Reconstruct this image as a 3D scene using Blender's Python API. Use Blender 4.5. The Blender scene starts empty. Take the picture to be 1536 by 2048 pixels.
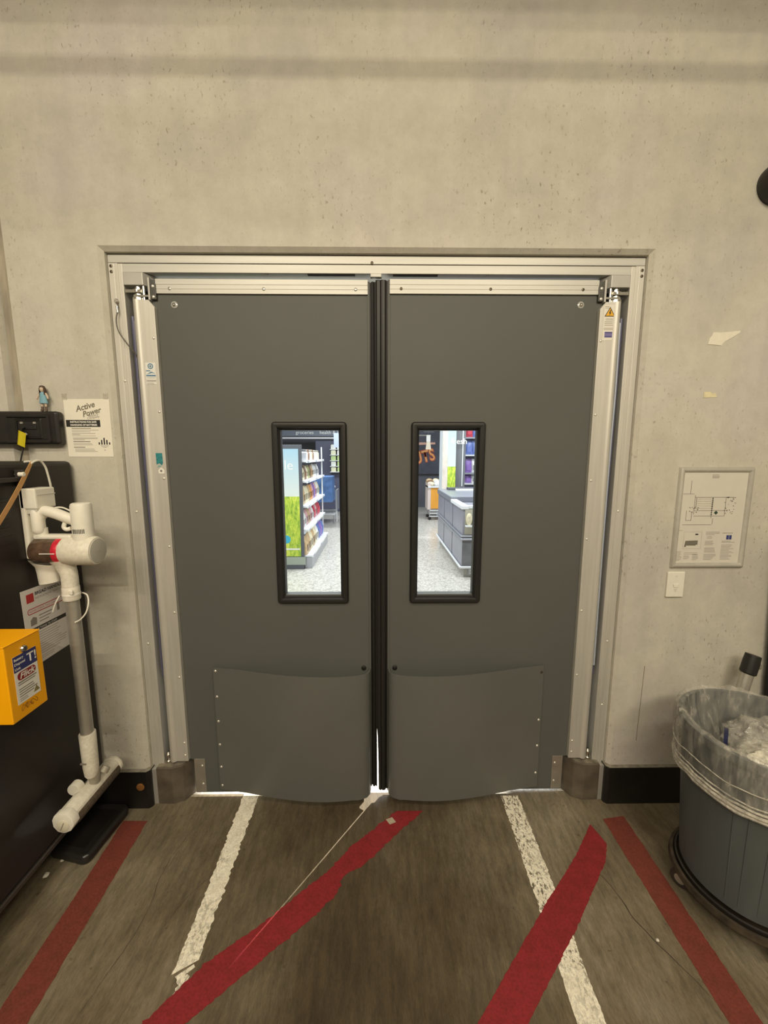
import bpy, bmesh, math, random
from mathutils import Vector, Matrix, noise as mnoise
random.seed(7)
S = bpy.context.scene
C = S.collection
PI = math.pi

# ------------------------------------------------------------------ camera
F_PX, PITCH, YAW, ROLL = 803.75, 0.1413, 0.0121, -0.0003
cam_d = bpy.data.cameras.new('camera')
cam_d.sensor_fit = 'VERTICAL'
cam_d.sensor_height = 36.0
cam_d.lens = F_PX / 2048 * 36.0
cam_d.clip_start = 0.02
cam = bpy.data.objects.new('camera', cam_d)
cam.location = (0.0005, -1.7758, 1.7147)
cam.rotation_euler = (PI / 2 - PITCH, ROLL, -YAW)
C.objects.link(cam)
S.camera = cam

# ------------------------------------------------------------------ world, exposure, lights
w = bpy.data.worlds.new('world')
S.world = w
w.use_nodes = True
w.node_tree.nodes['Background'].inputs[0].default_value = (0.9, 0.85, 0.75, 1)
w.node_tree.nodes['Background'].inputs[1].default_value = 0.02
S.view_settings.view_transform = 'Standard'
S.view_settings.look = 'None'
S.view_settings.gamma = 1
S.view_settings.use_curve_mapping = False
S.view_settings.exposure = 0.0


def area(name, loc, size, power, col, rot=(0, 0, 0)):
    d = bpy.data.lights.new(name, 'AREA')
    d.shape = 'RECTANGLE'
    d.size, d.size_y = size
    d.energy = power
    d.color = col
    o = bpy.data.objects.new(name, d)
    o.location = loc
    o.rotation_euler = rot
    C.objects.link(o)
    return o


WARM = (1.0, 0.88, 0.67)
LAMPS = [(1.15, -2.1, 3.57, 0.62), (-1.05, -2.1, 3.57, 0.62), (0.0, -4.2, 3.8, 1.2), (1.3, -3.4, 3.57, 0.62), (-1.2, -3.4, 3.57, 0.62)]  # middle pair and rear batten are added: evener light, faint bands on the wall
LAMP_W = (21, 23, 84, 25, 30)
for (lx, ly, lz, lh), lw in zip(LAMPS, LAMP_W):
    area('lamp_light', (lx, ly, lz - 0.025), (2 * lh - 0.1, 0.07 if lh < 1 else 0.035), lw, WARM, (0.4, 0, 0))
COOL = (0.93, 0.97, 1.0)
SHOPL = [(-1.6, 2.6), (1.6, 2.6), (-0.2, 5.0), (2.6, 5.2), (-1.6, 7.6), (1.6, 7.8)]
for sx, sy in SHOPL:
    area('shop_light', (sx, sy, 3.36), (1.2, 0.6), 104, COOL)
sp = bpy.data.lights.new('streak_spot', 'SPOT')  # added lamp, unseen, aimed through the door slit to throw the floor streak
sp.energy = 7500
sp.spot_size = math.radians(17)
sp.spot_blend = 0.3
sp.shadow_soft_size = 0.015
sp.color = (1, 0.95, 0.84)
SPOT_AT = Vector((2.54, 3.6, 2.05))
spo = bpy.data.objects.new('streak_spot', sp)
spo.location = SPOT_AT
spo.rotation_euler = (Vector((-0.02, 0.07, 0.18)) - SPOT_AT).to_track_quat('-Z', 'Y').to_euler()
C.objects.link(spo)


# ------------------------------------------------------------------ materials
def nodes_of(m):
    m.use_nodes = True
    nt = m.node_tree
    return nt, nt.nodes, nt.links, nt.nodes['Principled BSDF']


def sc(c, k):
    return tuple(max(0, min(1, v * k)) for v in c[:3]) + (1,)


MATS = {}


def M(name, col, rough=0.5, metal=0.0, var=0.0, vscale=8.0, stretch=(1, 1, 1), bump=0.0, bscale=60.0, spec=0.5, emit=0.0):
    if name in MATS:
        return MATS[name]
    m = bpy.data.materials.new(name)
    nt, N, L, b = nodes_of(m)
    b.inputs['Base Color'].default_value = sc(col, 1)
    b.inputs['Roughness'].default_value = rough
    b.inputs['Metallic'].default_value = metal
    b.inputs['Specular IOR Level'].default_value = spec
    if emit:
        b.inputs['Emission Color'].default_value = sc(col, 1)
        b.inputs['Emission Strength'].default_value = emit
    if var or bump:
        tc = N.new('ShaderNodeTexCoord')
        mp = N.new('ShaderNodeMapping')
        mp.inputs['Scale'].default_value = stretch
        L.new(tc.outputs['Object'], mp.inputs['Vector'])
    if var:
        nz = N.new('ShaderNodeTexNoise')
        nz.inputs['Scale'].default_value = vscale
        nz.inputs['Detail'].default_value = 6
        L.new(mp.outputs[0], nz.inputs['Vector'])
        rp = N.new('ShaderNodeValToRGB')
        rp.color_ramp.elements[0].position = 0.3
        rp.color_ramp.elements[1].position = 0.7
        rp.color_ramp.elements[0].color = sc(col, 1 - var)
        rp.color_ramp.elements[1].color = sc(col, 1 + var)
        L.new(nz.outputs['Fac'], rp.inputs[0])
        L.new(rp.outputs[0], b.inputs['Base Color'])
    if bump:
        n2 = N.new('ShaderNodeTexNoise')
        n2.inputs['Scale'].default_value = bscale
        n2.inputs['Detail'].default_value = 4
        L.new(mp.outputs[0], n2.inputs['Vector'])
        bp = N.new('ShaderNodeBump')
        bp.inputs['Strength'].default_value = bump
        bp.inputs['Distance'].default_value = 0.005
        L.new(n2.outputs['Fac'], bp.inputs['Height'])
        L.new(bp.outputs[0], b.inputs['Normal'])
    MATS[name] = m
    return m


def mixc(nt, a, b, fac, mode='MIX'):
    n = nt.nodes.new('ShaderNodeMix')
    n.data_type = 'RGBA'
    n.blend_type = mode
    for sock, v in ((n.inputs[6], a), (n.inputs[7], b), (n.inputs[0], fac)):
        if hasattr(v, 'links'):
            nt.links.new(v, sock)
        else:
            sock.default_value = v
    return n.outputs[2]


def noise(nt, vec, scale, detail=5, rough=0.55):
    n = nt.nodes.new('ShaderNodeTexNoise')
    n.inputs['Scale'].default_value = scale
    n.inputs['Detail'].default_value = detail
    n.inputs['Roughness'].default_value = rough
    nt.links.new(vec, n.inputs['Vector'])
    return n.outputs['Fac']


def ramp(nt, fac, stops):
    r = nt.nodes.new('ShaderNodeValToRGB')
    els = r.color_ramp.elements
    while len(els) < len(stops):
        els.new(0.5)
    for e, (p, c) in zip(els, stops):
        e.position = p
        e.color = c if len(c) == 4 else tuple(c) + (1,)
    nt.links.new(fac, r.inputs[0])
    return r.outputs[0]


def g(v):
    return (v, v, v, 1)


def mapped(nt, scale=(1, 1, 1), rot=(0, 0, 0)):
    tc = nt.nodes.new('ShaderNodeTexCoord')
    mp = nt.nodes.new('ShaderNodeMapping')
    mp.inputs['Scale'].default_value = scale
    mp.inputs['Rotation'].default_value = rot
    nt.links.new(tc.outputs['Object'], mp.inputs['Vector'])
    return mp.outputs[0]


def concrete():
    m = bpy.data.materials.new('wall_concrete')
    nt, N, L, b = nodes_of(m)
    v = mapped(nt)
    vs = mapped(nt, (7, 7, 0.7))
    big = noise(nt, v, 1.3, 4)
    col = ramp(nt, big, [(0.3, (0.49, 0.465, 0.43)), (0.5, (0.575, 0.55, 0.47)), (0.66, (0.57, 0.53, 0.49))])
    streak = ramp(nt, noise(nt, vs, 1.1, 6, 0.6), [(0.30, g(0.94)), (0.65, g(1.03))])
    col = mixc(nt, col, streak, 1.0, 'MULTIPLY')
    mot = ramp(nt, noise(nt, v, 11, 7, 0.75), [(0.3, g(0.89)), (0.7, g(1.07))])
    col = mixc(nt, col, mot, 1.0, 'MULTIPLY')
    # pits and scuffs, gathered in patches
    pv = mapped(nt, (1.0, 1.0, 0.55))
    pits = ramp(nt, noise(nt, pv, 78, 3, 0.6), [(0.60, g(0)), (0.68, g(1))])
    patch = ramp(nt, noise(nt, v, 2.1, 4), [(0.44, g(0.10)), (0.62, g(0.9))])
    pm = mixc(nt, pits, patch, 1.0, 'MULTIPLY')
    col = mixc(nt, col, (0.30, 0.27, 0.22, 1), pm)
    L.new(col, b.inputs['Base Color'])
    b.inputs['Roughness'].default_value = 0.82
    b.inputs['Specular IOR Level'].default_value = 0.25
    bp = N.new('ShaderNodeBump')
    bp.inputs['Strength'].default_value = 0.25
    bp.inputs['Distance'].default_value = 0.004
    L.new(mixc(nt, noise(nt, v, 45, 6, 0.7), pm, 0.5, 'SUBTRACT'), bp.inputs['Height'])
    L.new(bp.outputs[0], b.inputs['Normal'])
    return m


def floor_concrete():
    m = bpy.data.materials.new('floor_concrete')
    nt, N, L, b = nodes_of(m)
    v = mapped(nt)
    vb = mapped(nt, (9, 1.6, 1), (0, 0, -0.28))
    big = noise(nt, v, 1.9, 6, 0.6)
    col = ramp(nt, big, [(0.28, (0.072, 0.055, 0.033)), (0.48, (0.130, 0.107, 0.072)), (0.70, (0.205, 0.180, 0.132))])
    # trodden track down the middle is stained darker
    sep = N.new('ShaderNodeSeparateXYZ')
    L.new(v, sep.inputs[0])
    ab = N.new('ShaderNodeMath')
    ab.operation = 'ABSOLUTE'
    L.new(sep.outputs[0], ab.inputs[0])
    ad = N.new('ShaderNodeMath')
    ad.operation = 'MULTIPLY_ADD'
    L.new(noise(nt, v, 3.0, 5), ad.inputs[0])
    ad.inputs[1].default_value = 0.7
    L.new(ab.outputs[0], ad.inputs[2])
    tr = N.new('ShaderNodeMapRange')
    tr.inputs['From Min'].default_value = 0.55
    tr.inputs['From Max'].default_value = 1.15
    L.new(ad.outputs[0], tr.inputs['Value'])
    tcol = ramp(nt, tr.outputs[0], [(0.0, (0.62, 0.56, 0.48)), (1.0, (1.30, 1.28, 1.25))])
    col = mixc(nt, col, tcol, 1.0, 'MULTIPLY')
    br = ramp(nt, noise(nt, vb, 5, 8, 0.72), [(0.30, g(0.62)), (0.5, g(1.0)), (0.70, g(1.35))])
    col = mixc(nt, col, br, 1.0, 'MULTIPLY')
    gr = ramp(nt, noise(nt, vb, 34, 6, 0.75), [(0.32, g(0.74)), (0.68, g(1.25))])
    col = mixc(nt, col, gr, 1.0, 'MULTIPLY')
    sp2 = ramp(nt, noise(nt, v, 24, 4, 0.6), [(0.66, g(0)), (0.72, g(0.6))])
    col = mixc(nt, col, (0.05, 0.036, 0.022, 1), sp2)
    L.new(col, b.inputs['Base Color'])
    rr = ramp(nt, noise(nt, v, 6, 5), [(0.3, g(0.42)), (0.7, g(0.62))])
    L.new(rr, b.inputs['Roughness'])
    b.inputs['Specular IOR Level'].default_value = 0.35
    bp = N.new('ShaderNodeBump')
    bp.inputs['Strength'].default_value = 0.12
    bp.inputs['Distance'].default_value = 0.003
    L.new(noise(nt, vb, 30, 5), bp.inputs['Height'])
    L.new(bp.outputs[0], b.inputs['Normal'])
    return m


def paint(name, col, dirt, thr, worn):
    """floor paint; where worn it lets the floor beneath show"""
    m = bpy.data.materials.new(name)
    nt, N, L, b = nodes_of(m)
    v = mapped(nt)
    vs = mapped(nt, (1, 0.55, 1))
    c = ramp(nt, noise(nt, v, 22, 6, 0.7), [(0.3, dirt), (0.6, col)])
    sp_ = ramp(nt, noise(nt, v, 130, 4, 0.7), [(0.3, g(0.75)), (0.6, g(1.1))])
    c = mixc(nt, c, sp_, 1.0, 'MULTIPLY')
    L.new(c, b.inputs['Base Color'])
    b.inputs['Roughness'].default_value = 0.6
    b.inputs['Specular IOR Level'].default_value = 0.3
    if worn:
        a = ramp(nt, noise(nt, vs, 75, 5, 0.7), [(thr, g(0)), (thr + 0.05, g(1))])
        p = ramp(nt, noise(nt, v, 2.3, 3), [(0.40, g(1)), (0.58, g(0))])
        a2 = mixc(nt, a, p, 1.0, 'LIGHTEN')
        L.new(a2, b.inputs['Alpha'])
    return m


def glass_mat():
    m = bpy.data.materials.new('window_glass')
    m.use_nodes = True
    nt = m.node_tree
    nt.nodes.clear()
    o = nt.nodes.new('ShaderNodeOutputMaterial')
    t = nt.nodes.new('ShaderNodeBsdfTransparent')
    t.inputs[0].default_value = (0.96, 0.98, 0.98, 1)
    gl = nt.nodes.new('ShaderNodeBsdfGlossy')
    gl.inputs['Roughness'].default_value = 0.03
    fr = nt.nodes.new('ShaderNodeFresnel')
    fr.inputs[0].default_value = 1.3
    mx = nt.nodes.new('ShaderNodeMixShader')
    nt.links.new(fr.outputs[0], mx.inputs[0])
    nt.links.new(t.outputs[0], mx.inputs[1])
    nt.links.new(gl.outputs[0], mx.inputs[2])
    nt.links.new(mx.outputs[0], o.inputs[0])
    return m


def film_mat(name, col, opac, rough=0.25, scale=30, zs=0.6, contrast=0.45, bump=0.6):
    """thin milky plastic film"""
    m = bpy.data.materials.new(name)
    m.use_nodes = True
    nt = m.node_tree
    nt.nodes.clear()
    o = nt.nodes.new('ShaderNodeOutputMaterial')
    t = nt.nodes.new('ShaderNodeBsdfTransparent')
    p = nt.nodes.new('ShaderNodeBsdfPrincipled')
    p.inputs['Base Color'].default_value = col
    p.inputs['Roughness'].default_value = rough
    p.inputs['Specular IOR Level'].default_value = 0.8
    v = mapped(nt, (1, 1, zs))
    f = ramp(nt, noise(nt, v, scale, 6, 0.65), [(0.38, g(opac * contrast)), (0.56, g(opac)), (0.68, g(min(1, opac * 2.2)))])
    bp = nt.nodes.new('ShaderNodeBump')
    bp.inputs['Strength'].default_value = bump
    bp.inputs['Distance'].default_value = 0.01
    nt.links.new(noise(nt, v, scale * 0.8, 4), bp.inputs['Height'])
    nt.links.new(bp.outputs[0], p.inputs['Normal'])
    mx = nt.nodes.new('ShaderNodeMixShader')
    nt.links.new(f, mx.inputs[0])
    nt.links.new(t.outputs[0], mx.inputs[1])
    nt.links.new(p.outputs[0], mx.inputs[2])
    nt.links.new(mx.outputs[0], o.inputs[0])
    return m


CONC = concrete()
FLOORM = floor_concrete()
GLASS = glass_mat()
ALU = M('aluminium', (0.62, 0.60, 0.55), 0.50, 0.45, 0.06, 5, (14, 14, 0.6), 0.03, 30)
ALUH = M('aluminium_header', (0.54, 0.53, 0.49), 0.52, 0.40, 0.05, 5, (0.5, 14, 14), 0.03, 30)
ALUD = M('aluminium_dull', (0.46, 0.45, 0.42), 0.5, 0.5, 0.08, 10)
CHROME = M('chrome', (0.62, 0.60, 0.55), 0.24, 1.0)
STEEL = M('steel', (0.55, 0.53, 0.48), 0.35, 0.8, 0.12, 14)
DOORG = M('door_grey', (0.106, 0.109, 0.101), 0.5, 0, 0.05, 1.5, (1, 1, 1), 0.02, 25, 0.22)
FLAPG = M('flap_grey', (0.122, 0.125, 0.116), 0.42, 0, 0.06, 2.5, (1, 1, 1), 0.03, 18, 0.4)
RUB = M('black_rubber', (0.018, 0.017, 0.016), 0.42, 0, 0, spec=0.4)
RUBG = M('grey_rubber', (0.055, 0.053, 0.048), 0.45)
BLACK = M('black_plastic', (0.014, 0.012, 0.011), 0.42, 0, 0.2, 20, bump=0.03, bscale=120)
CABB = M('cabinet_black', (0.017, 0.013, 0.011), 0.46, 0, 0.15, 6, bump=0.03, bscale=150)
BASEB = M('baseboard_black', (0.009, 0.008, 0.007), 0.45, 0, 0.3, 8)
BROWNM = M('dirty_metal', (0.15, 0.125, 0.095), 0.55, 0.35, 0.3, 12, bump=0.1, bscale=60)
WHITEP = M('white_plastic', (0.80, 0.77, 0.68), 0.38, 0, 0.03, 40)
WHITED = M('white_plastic_shade', (0.62, 0.60, 0.54), 0.45)
DIRTYW = M('speckled_white', (0.74, 0.70, 0.60), 0.5, 0, 0.10, 90)
PAPER = M('paper', (0.83, 0.79, 0.69), 0.6, 0, 0.015, 30)
PAPERG = M('paper_cool', (0.66, 0.64, 0.62), 0.5, 0, 0.02, 30)
INK = M('ink_black', (0.02, 0.018, 0.016), 0.6)
INKG = M('ink_grey', (0.22, 0.20, 0.175), 0.6)
INKL = M('ink_light', (0.42, 0.39, 0.35), 0.6)
INKR = M('ink_red', (0.42, 0.03, 0.03), 0.6)
INKB = M('ink_blue', (0.04, 0.05, 0.20), 0.55)
INKW = M('ink_white', (0.82, 0.80, 0.74), 0.55)
YEL = M('yellow_enamel', (1.0, 0.44, 0.003), 0.38, 0, 0.03, 10)
TUBEM = M('brushed_tube', (0.50, 0.48, 0.43), 0.36, 0.6, 0.08, 30)
BINM = M('bin_grey', (0.082, 0.092, 0.096), 0.5, 0, 0.12, 6, (3, 3, 0.5), 0.05, 40)
BRASS = M('brass', (0.42, 0.20, 0.06), 0.45, 0.6, 0.2, 60)


# ------------------------------------------------------------------ mesh helpers
class MB:
    def __init__(self):
        self.v, self.f = [], []

    def add(self, vs, fs):
        o = len(self.v)
        self.v += [tuple(p) for p in vs]
        self.f += [tuple(i + o for i in q) for q in fs]
        return self

    def box(self, x0, x1, y0, y1, z0, z1):
        vs = [(x, y, z) for x in (x0, x1) for y in (y0, y1) for z in (z0, z1)]
        return self.add(vs, [(0, 1, 3, 2), (4, 6, 7, 5), (0, 4, 5, 1), (2, 3, 7, 6), (0, 2, 6, 4), (1, 5, 7, 3)])

    def prism(self, poly, axis, a, b):
        """poly of 2-d points in the two other axes (in x,y,z order), extruded along axis"""
        def P(p, t):
            if axis == 'x':
                return (t, p[0], p[1])
            if axis == 'y':
                return (p[0], t, p[1])
            return (p[0], p[1], t)
        n = len(poly)
        vs = [P(p, a) for p in poly] + [P(p, b) for p in poly]
        fs = [tuple(range(n)), tuple(range(2 * n - 1, n - 1, -1))]
        fs += [(i, i + n, (i + 1) % n + n, (i + 1) % n) for i in range(n)]
        return self.add(vs, fs)

    def cyl(self, p0, p1, r0, r1=None, n=16, cap=True):
        return self.tube([p0, p1], [r0, r0 if r1 is None else r1], n, cap)

    def tube(self, pts, r, n=10, cap=True):
        pts = [Vector(p) for p in pts]
        rs = r if isinstance(r, (list, tuple)) else [r] * len(pts)
        up = Vector((0, 0, 1))
        vs, fs = [], []
        prev = None
        for i, p in enumerate(pts):
            d = (pts[min(i + 1, len(pts) - 1)] - pts[max(i - 1, 0)])
            d = d.normalized() if d.length > 1e-9 else Vector((0, 0, 1))
            if prev is None:
                a = up if abs(d.dot(up)) < 0.95 else Vector((1, 0, 0))
                u = d.cross(a).normalized()
            else:
                u = (prev - d * prev.dot(d)).normalized()
            prev = u
            w_ = d.cross(u)
            for k in range(n):
                t = 2 * PI * k / n
                vs.append(p + (u * math.cos(t) + w_ * math.sin(t)) * rs[i])
        for i in range(len(pts) - 1):
            for k in range(n):
                a, b = i * n + k, i * n + (k + 1) % n
                fs.append((a, b, b + n, a + n))
        if cap:
            fs.append(tuple(range(n - 1, -1, -1)))
            fs.append(tuple(range((len(pts) - 1) * n, len(pts) * n)))
        return self.add(vs, fs)

    def lathe(self, prof, c=(0, 0, 0), n=32, axis='z', cap=True):
        vs, fs = [], []
        for r, h in prof:
            for k in range(n):
                t = 2 * PI * k / n
                a, b = r * math.cos(t), r * math.sin(t)
                q = {'z': (a, b, h), 'x': (h, a, b), 'y': (a, h, b)}[axis]
                vs.append((c[0] + q[0], c[1] + q[1], c[2] + q[2]))
        m = len(prof)
        for i in range(m - 1):
            for k in range(n):
                a, b = i * n + k, i * n + (k + 1) % n
                fs.append((a, b, b + n, a + n))
        if cap:
            fs.append(tuple(range(n - 1, -1, -1)))
            fs.append(tuple(range((m - 1) * n, m * n)))
        return self.add(vs, fs)

    def ring(self, x0, x1, z0, z1, prof, rad=0.0):
        """mitred frame: prof = [(inset, y)...] swept round the rectangle"""
        loops = []
        for d, y in prof:
            a0, a1, b0, b1 = x0 + d, x1 - d, z0 + d, z1 - d
            r = max(0.0005, rad - d)
            L_ = []
            for cx, cz, s in ((a1 - r, b1 - r, 0), (a0 + r, b1 - r, 1), (a0 + r, b0 + r, 2), (a1 - r, b0 + r, 3)):
                for k in range(4):
                    t = (s + k / 3) * PI / 2
                    L_.append((cx + r * math.cos(t), y, cz + r * math.sin(t)))
            loops.append(L_)
        n = 16
        vs = [p for l in loops for p in l]
        fs = []
        for i in range(len(loops) - 1):
            for k in range(n):
                a, b = i * n + k, i * n + (k + 1) % n
                fs.append((a, b, b + n, a + n))
        return self.add(vs, fs)

    def sheet(self, grid, th):
        """grid[i][j] of points -> sheet with thickness"""
        R_, Cn = len(grid), len(grid[0])
        G = [[Vector(p) for p in row] for row in grid]
        nr = [[None] * Cn for _ in range(R_)]
        for i in range(R_):
            for j in range(Cn):
                a = G[min(i + 1, R_ - 1)][j] - G[max(i - 1, 0)][j]
                b = G[i][min(j + 1, Cn - 1)] - G[i][max(j - 1, 0)]
                q = a.cross(b)
                nr[i][j] = q.normalized() if q.length > 1e-12 else Vector((0, -1, 0))
        vs = [G[i][j] for i in range(R_) for j in range(Cn)] + [G[i][j] + nr[i][j] * th for i in range(R_) for j in range(Cn)]
        k = R_ * Cn
        fs = []
        for i in range(R_ - 1):
            for j in range(Cn - 1):
                a, b, c, d = i * Cn + j, i * Cn + j + 1, (i + 1) * Cn + j + 1, (i + 1) * Cn + j
                fs.append((a, b, c, d))
                fs.append((a + k, d + k, c + k, b + k))
        edge = [(0, j) for j in range(Cn)] + [(i, Cn - 1) for i in range(1, R_)] + [(R_ - 1, j) for j in range(Cn - 2, -1, -1)] + [(i, 0) for i in range(R_ - 2, 0, -1)]
        for q in range(len(edge)):
            a = edge[q][0] * Cn + edge[q][1]
            e2 = edge[(q + 1) % len(edge)]
            b = e2[0] * Cn + e2[1]
            fs.append((a, a + k, b + k, b))
        return self.add(vs, fs)

    def mesh(self, name, mat=None, smooth=False, bevel=0.0, seg=2, angle=0.6):
        me = bpy.data.meshes.new(name)
        me.from_pydata(self.v, [], self.f)
        bm = bmesh.new()
        bm.from_mesh(me)
        bmesh.ops.recalc_face_normals(bm, faces=bm.faces)
        if bevel:
            es = [e for e in bm.edges if len(e.link_faces) == 2 and e.calc_face_angle(0) > angle]
            bmesh.ops.bevel(bm, geom=es, offset=bevel, segments=seg, profile=0.5, affect='EDGES', clamp_overlap=True)
        if smooth:
            for f in bm.faces:
                f.smooth = True
            for e in bm.edges:
                if len(e.link_faces) == 2 and e.calc_face_angle(0) > 0.7:
                    e.smooth = False
        bm.to_mesh(me)
        bm.free()
        if mat:
            me.materials.append(mat)
        return me

    def build(self, name, mat, parent=None, smooth=False, bevel=0.0, seg=2, label=None, angle=0.6):
        o = bpy.data.objects.new(name, self.mesh(name, mat, smooth, bevel, seg, angle))
        C.objects.link(o)
        if parent:
            o.parent = parent
        if label:
            o['label'] = label
        return o


def tag(o, label, cat=None, group=None, kind=None):
    o['label'] = label
    if cat:
        o['category'] = cat
    if group:
        o['group'] = group
    if kind:
        o['kind'] = kind
    return o


def thing(name, label, cat, loc=(0, 0, 0), rz=0.0, group=None, kind=None):
    o = bpy.data.objects.new(name, None)
    o.empty_display_size = 0.05
    C.objects.link(o)
    o.location = loc
    o.rotation_euler = (0, 0, rz)
    return tag(o, label, cat, group, kind)


def inst(name, me, parent, loc, rot=(0, 0, 0), scale=(1, 1, 1)):
    o = bpy.data.objects.new(name, me)
    C.objects.link(o)
    o.parent = parent
    o.location = loc
    o.rotation_euler = rot
    o.scale = scale
    return o


def copy_tree(o, parent=None):
    c = o.copy()
    C.objects.link(c)
    if parent:
        c.parent = parent
    for ch in list(o.children):
        copy_tree(ch, c)
    return c


_dg = None


def text(name, s, size, x, z, mat, parent, y=-0.0012, align='LEFT', shear=0.0, rot=0.0, bold=0.0, sx=1.0):
    """flat lettering in the local x-z plane facing -y"""
    cu = bpy.data.curves.new('lettering', 'FONT')
    cu.body = s
    cu.size = size
    cu.align_x = align
    cu.shear = shear
    cu.offset = bold
    cu.resolution_u = 3
    t = bpy.data.objects.new('lettering', cu)
    C.objects.link(t)
    dg = bpy.context.evaluated_depsgraph_get()
    me = bpy.data.meshes.new_from_object(t.evaluated_get(dg))
    bpy.data.objects.remove(t)
    bpy.data.curves.remove(cu)
    ca, sa = math.cos(rot), math.sin(rot)
    for v in me.vertices:
        a, b = v.co.x * sx, v.co.y
        v.co = (x + a * ca - b * sa, y, z + a * sa + b * ca)
    me.materials.clear()
    me.materials.append(mat)
    o = bpy.data.objects.new(name, me)
    C.objects.link(o)
    o.parent = parent
    return o


def rects(name, rs, mat, parent, y=-0.001, th=0.0004):
    """flat print: list of (x0,x1,z0,z1)"""
    mb = MB()
    for r in rs:
        mb.box(r[0], r[1], y, y + th, r[2], r[3])
    o = mb.build(name, mat, parent)
    if len(rs) > 1:
        o['kind'] = 'stuff'
    return o


def lines(x0, x1, ztop, n, pitch, h, seed=0, minf=0.6):
    rnd = random.Random(seed)
    return [(x0, x0 + (x1 - x0) * rnd.uniform(minf, 1), ztop - i * pitch - h, ztop - i * pitch) for i in range(n)]


def smooth_path(pts, n=6):
    """Catmull-Rom"""
    P = [Vector(p) for p in pts]
    P = [P[0] * 2 - P[1]] + P + [P[-1] * 2 - P[-2]]
    out = []
    for i in range(1, len(P) - 2):
        for k in range(n):
            t = k / n
            a, b, c, d = P[i - 1], P[i], P[i + 1], P[i + 2]
            out.append(0.5 * ((2 * b) + (c - a) * t + (2 * a - 5 * b + 4 * c - d) * t * t + (3 * b - a - 3 * c + d) * t ** 3))
    out.append(P[-2])
    return out


# shared small meshes
RIVET = MB().lathe([(0.0058, 0), (0.0055, 0.0012), (0.004, 0.0026), (0.0015, 0.0032)], n=12).mesh('rivet', M('rivet_metal', (0.80, 0.77, 0.70), 0.35, 0.6), True)
SCREW = MB().lathe([(0.0068, 0), (0.0068, 0.0012), (0.005, 0.0026), (0.0028, 0.0028), (0.0022, 0.0012)], n=12).mesh('screw', STEEL, True)
DSCREW = MB().lathe([(0.0065, 0), (0.006, 0.0016), (0.003, 0.0024), (0.002, 0.001)], n=12).mesh('screw_dark', M('dark_screw', (0.12, 0.10, 0.07), 0.4, 0.7), True)
FACE = (PI / 2, 0, 0)     # local +z -> world -y
# ------------------------------------------------------------------ the setting
OW, OH = 1.14, 2.554            # opening half width and height at the wall face
RX0, RX1, RY0, RZ1 = -2.7, 2.7, -4.6, 4.0
CH = 0.016


def wall_front():
    mb = MB()
    x0, x1, zt, D = RX0, RX1, RZ1, 0.25
    g0, g1, gd = -1.578, -1.514, 0.034
    q = lambda a, b, c, d: mb.add([a, b, c, d], [(0, 1, 2, 3)])
    # front face strips
    for a, b in ((x0, g0), (g1, -OW), (OW, x1)):
        q((a, 0, 0), (b, 0, 0), (b, 0, zt), (a, 0, zt))
    q((-OW, 0, OH), (OW, 0, OH), (OW, 0, zt), (-OW, 0, zt))
    # shallow vertical channel on the left
    q((g0, 0, 0), (g0 + 0.012, gd, 0), (g0 + 0.012, gd, zt), (g0, 0, zt))
    q((g0 + 0.012, gd, 0), (g0 + 0.024, gd * 0.6, 0), (g0 + 0.024, gd * 0.6, zt), (g0 + 0.012, gd, zt))
    q((g0 + 0.024, gd * 0.6, 0), (g1 - 0.006, gd * 0.6, 0), (g1 - 0.006, gd * 0.6, zt), (g0 + 0.024, gd * 0.6, zt))
    q((g1 - 0.006, gd * 0.6, 0), (g1, 0, 0), (g1, 0, zt), (g1 - 0.006, gd * 0.6, zt))
    # chamfer and reveals
    iw, ih = OW - CH, OH - CH
    for s in (-1, 1):
        q((s * OW, 0, 0), (s * iw, CH, 0), (s * iw, CH, ih), (s * OW, 0, OH))
        q((s * iw, CH, 0), (s * iw, D, 0), (s * iw, D, ih), (s * iw, CH, ih))
    q((-OW, 0, OH), (-iw, CH, ih), (iw, CH, ih), (OW, 0, OH))
    q((-iw, CH, ih), (-iw, D, ih), (iw, D, ih), (iw, CH, ih))
    for a, b in ((x0, -iw), (iw, x1)):
        q((a, D, 0), (b, D, 0), (b, D, zt), (a, D, zt))
    q((-iw, D, ih), (iw, D, ih), (iw, D, zt), (-iw, D, zt))
    o = mb.build('wall_front', CONC)
    return o


tag(wall_front(), 'bare tan concrete wall with pitted patches around the double doorway', 'wall', kind='structure')
PLAINW = M('plain_wall', (0.42, 0.40, 0.36), 0.8, 0, 0.08, 2)
tag(MB().box(RX0 - 0.1, RX0, RY0, 0.25, 0, RZ1).build('wall_left', PLAINW), 'plain grey concrete side wall beyond the black cabinet', 'wall', kind='structure')
tag(MB().box(RX1, RX1 + 0.1, RY0, 0.25, 0, RZ1).build('wall_right', PLAINW), 'plain grey concrete side wall beyond the bin', 'wall', kind='structure')
tag(MB().box(RX0, RX1, RY0 - 0.1, RY0, 0, RZ1).build('wall_back', PLAINW), 'plain grey wall behind the viewer', 'wall', kind='structure')
tag(MB().box(RX0 - 0.1, RX1 + 0.1, RY0 - 0.1, 0.25, RZ1, RZ1 + 0.1).build('ceiling', M('ceiling_dark', (0.28, 0.26, 0.23), 0.85, 0, 0.1, 3)),
    'dark concrete soffit above the back room', 'ceiling', kind='structure')
fl = MB().box(RX0 - 0.1, RX1 + 0.1, RY0 - 0.1, 0.062, -0.08, 0).build('floor', FLOORM)
tag(fl, 'dark stained brown concrete floor with brushed texture', 'floor', kind='structure')
CRACK = M('crack_dark', (0.05, 0.038, 0.025), 0.8)


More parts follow.
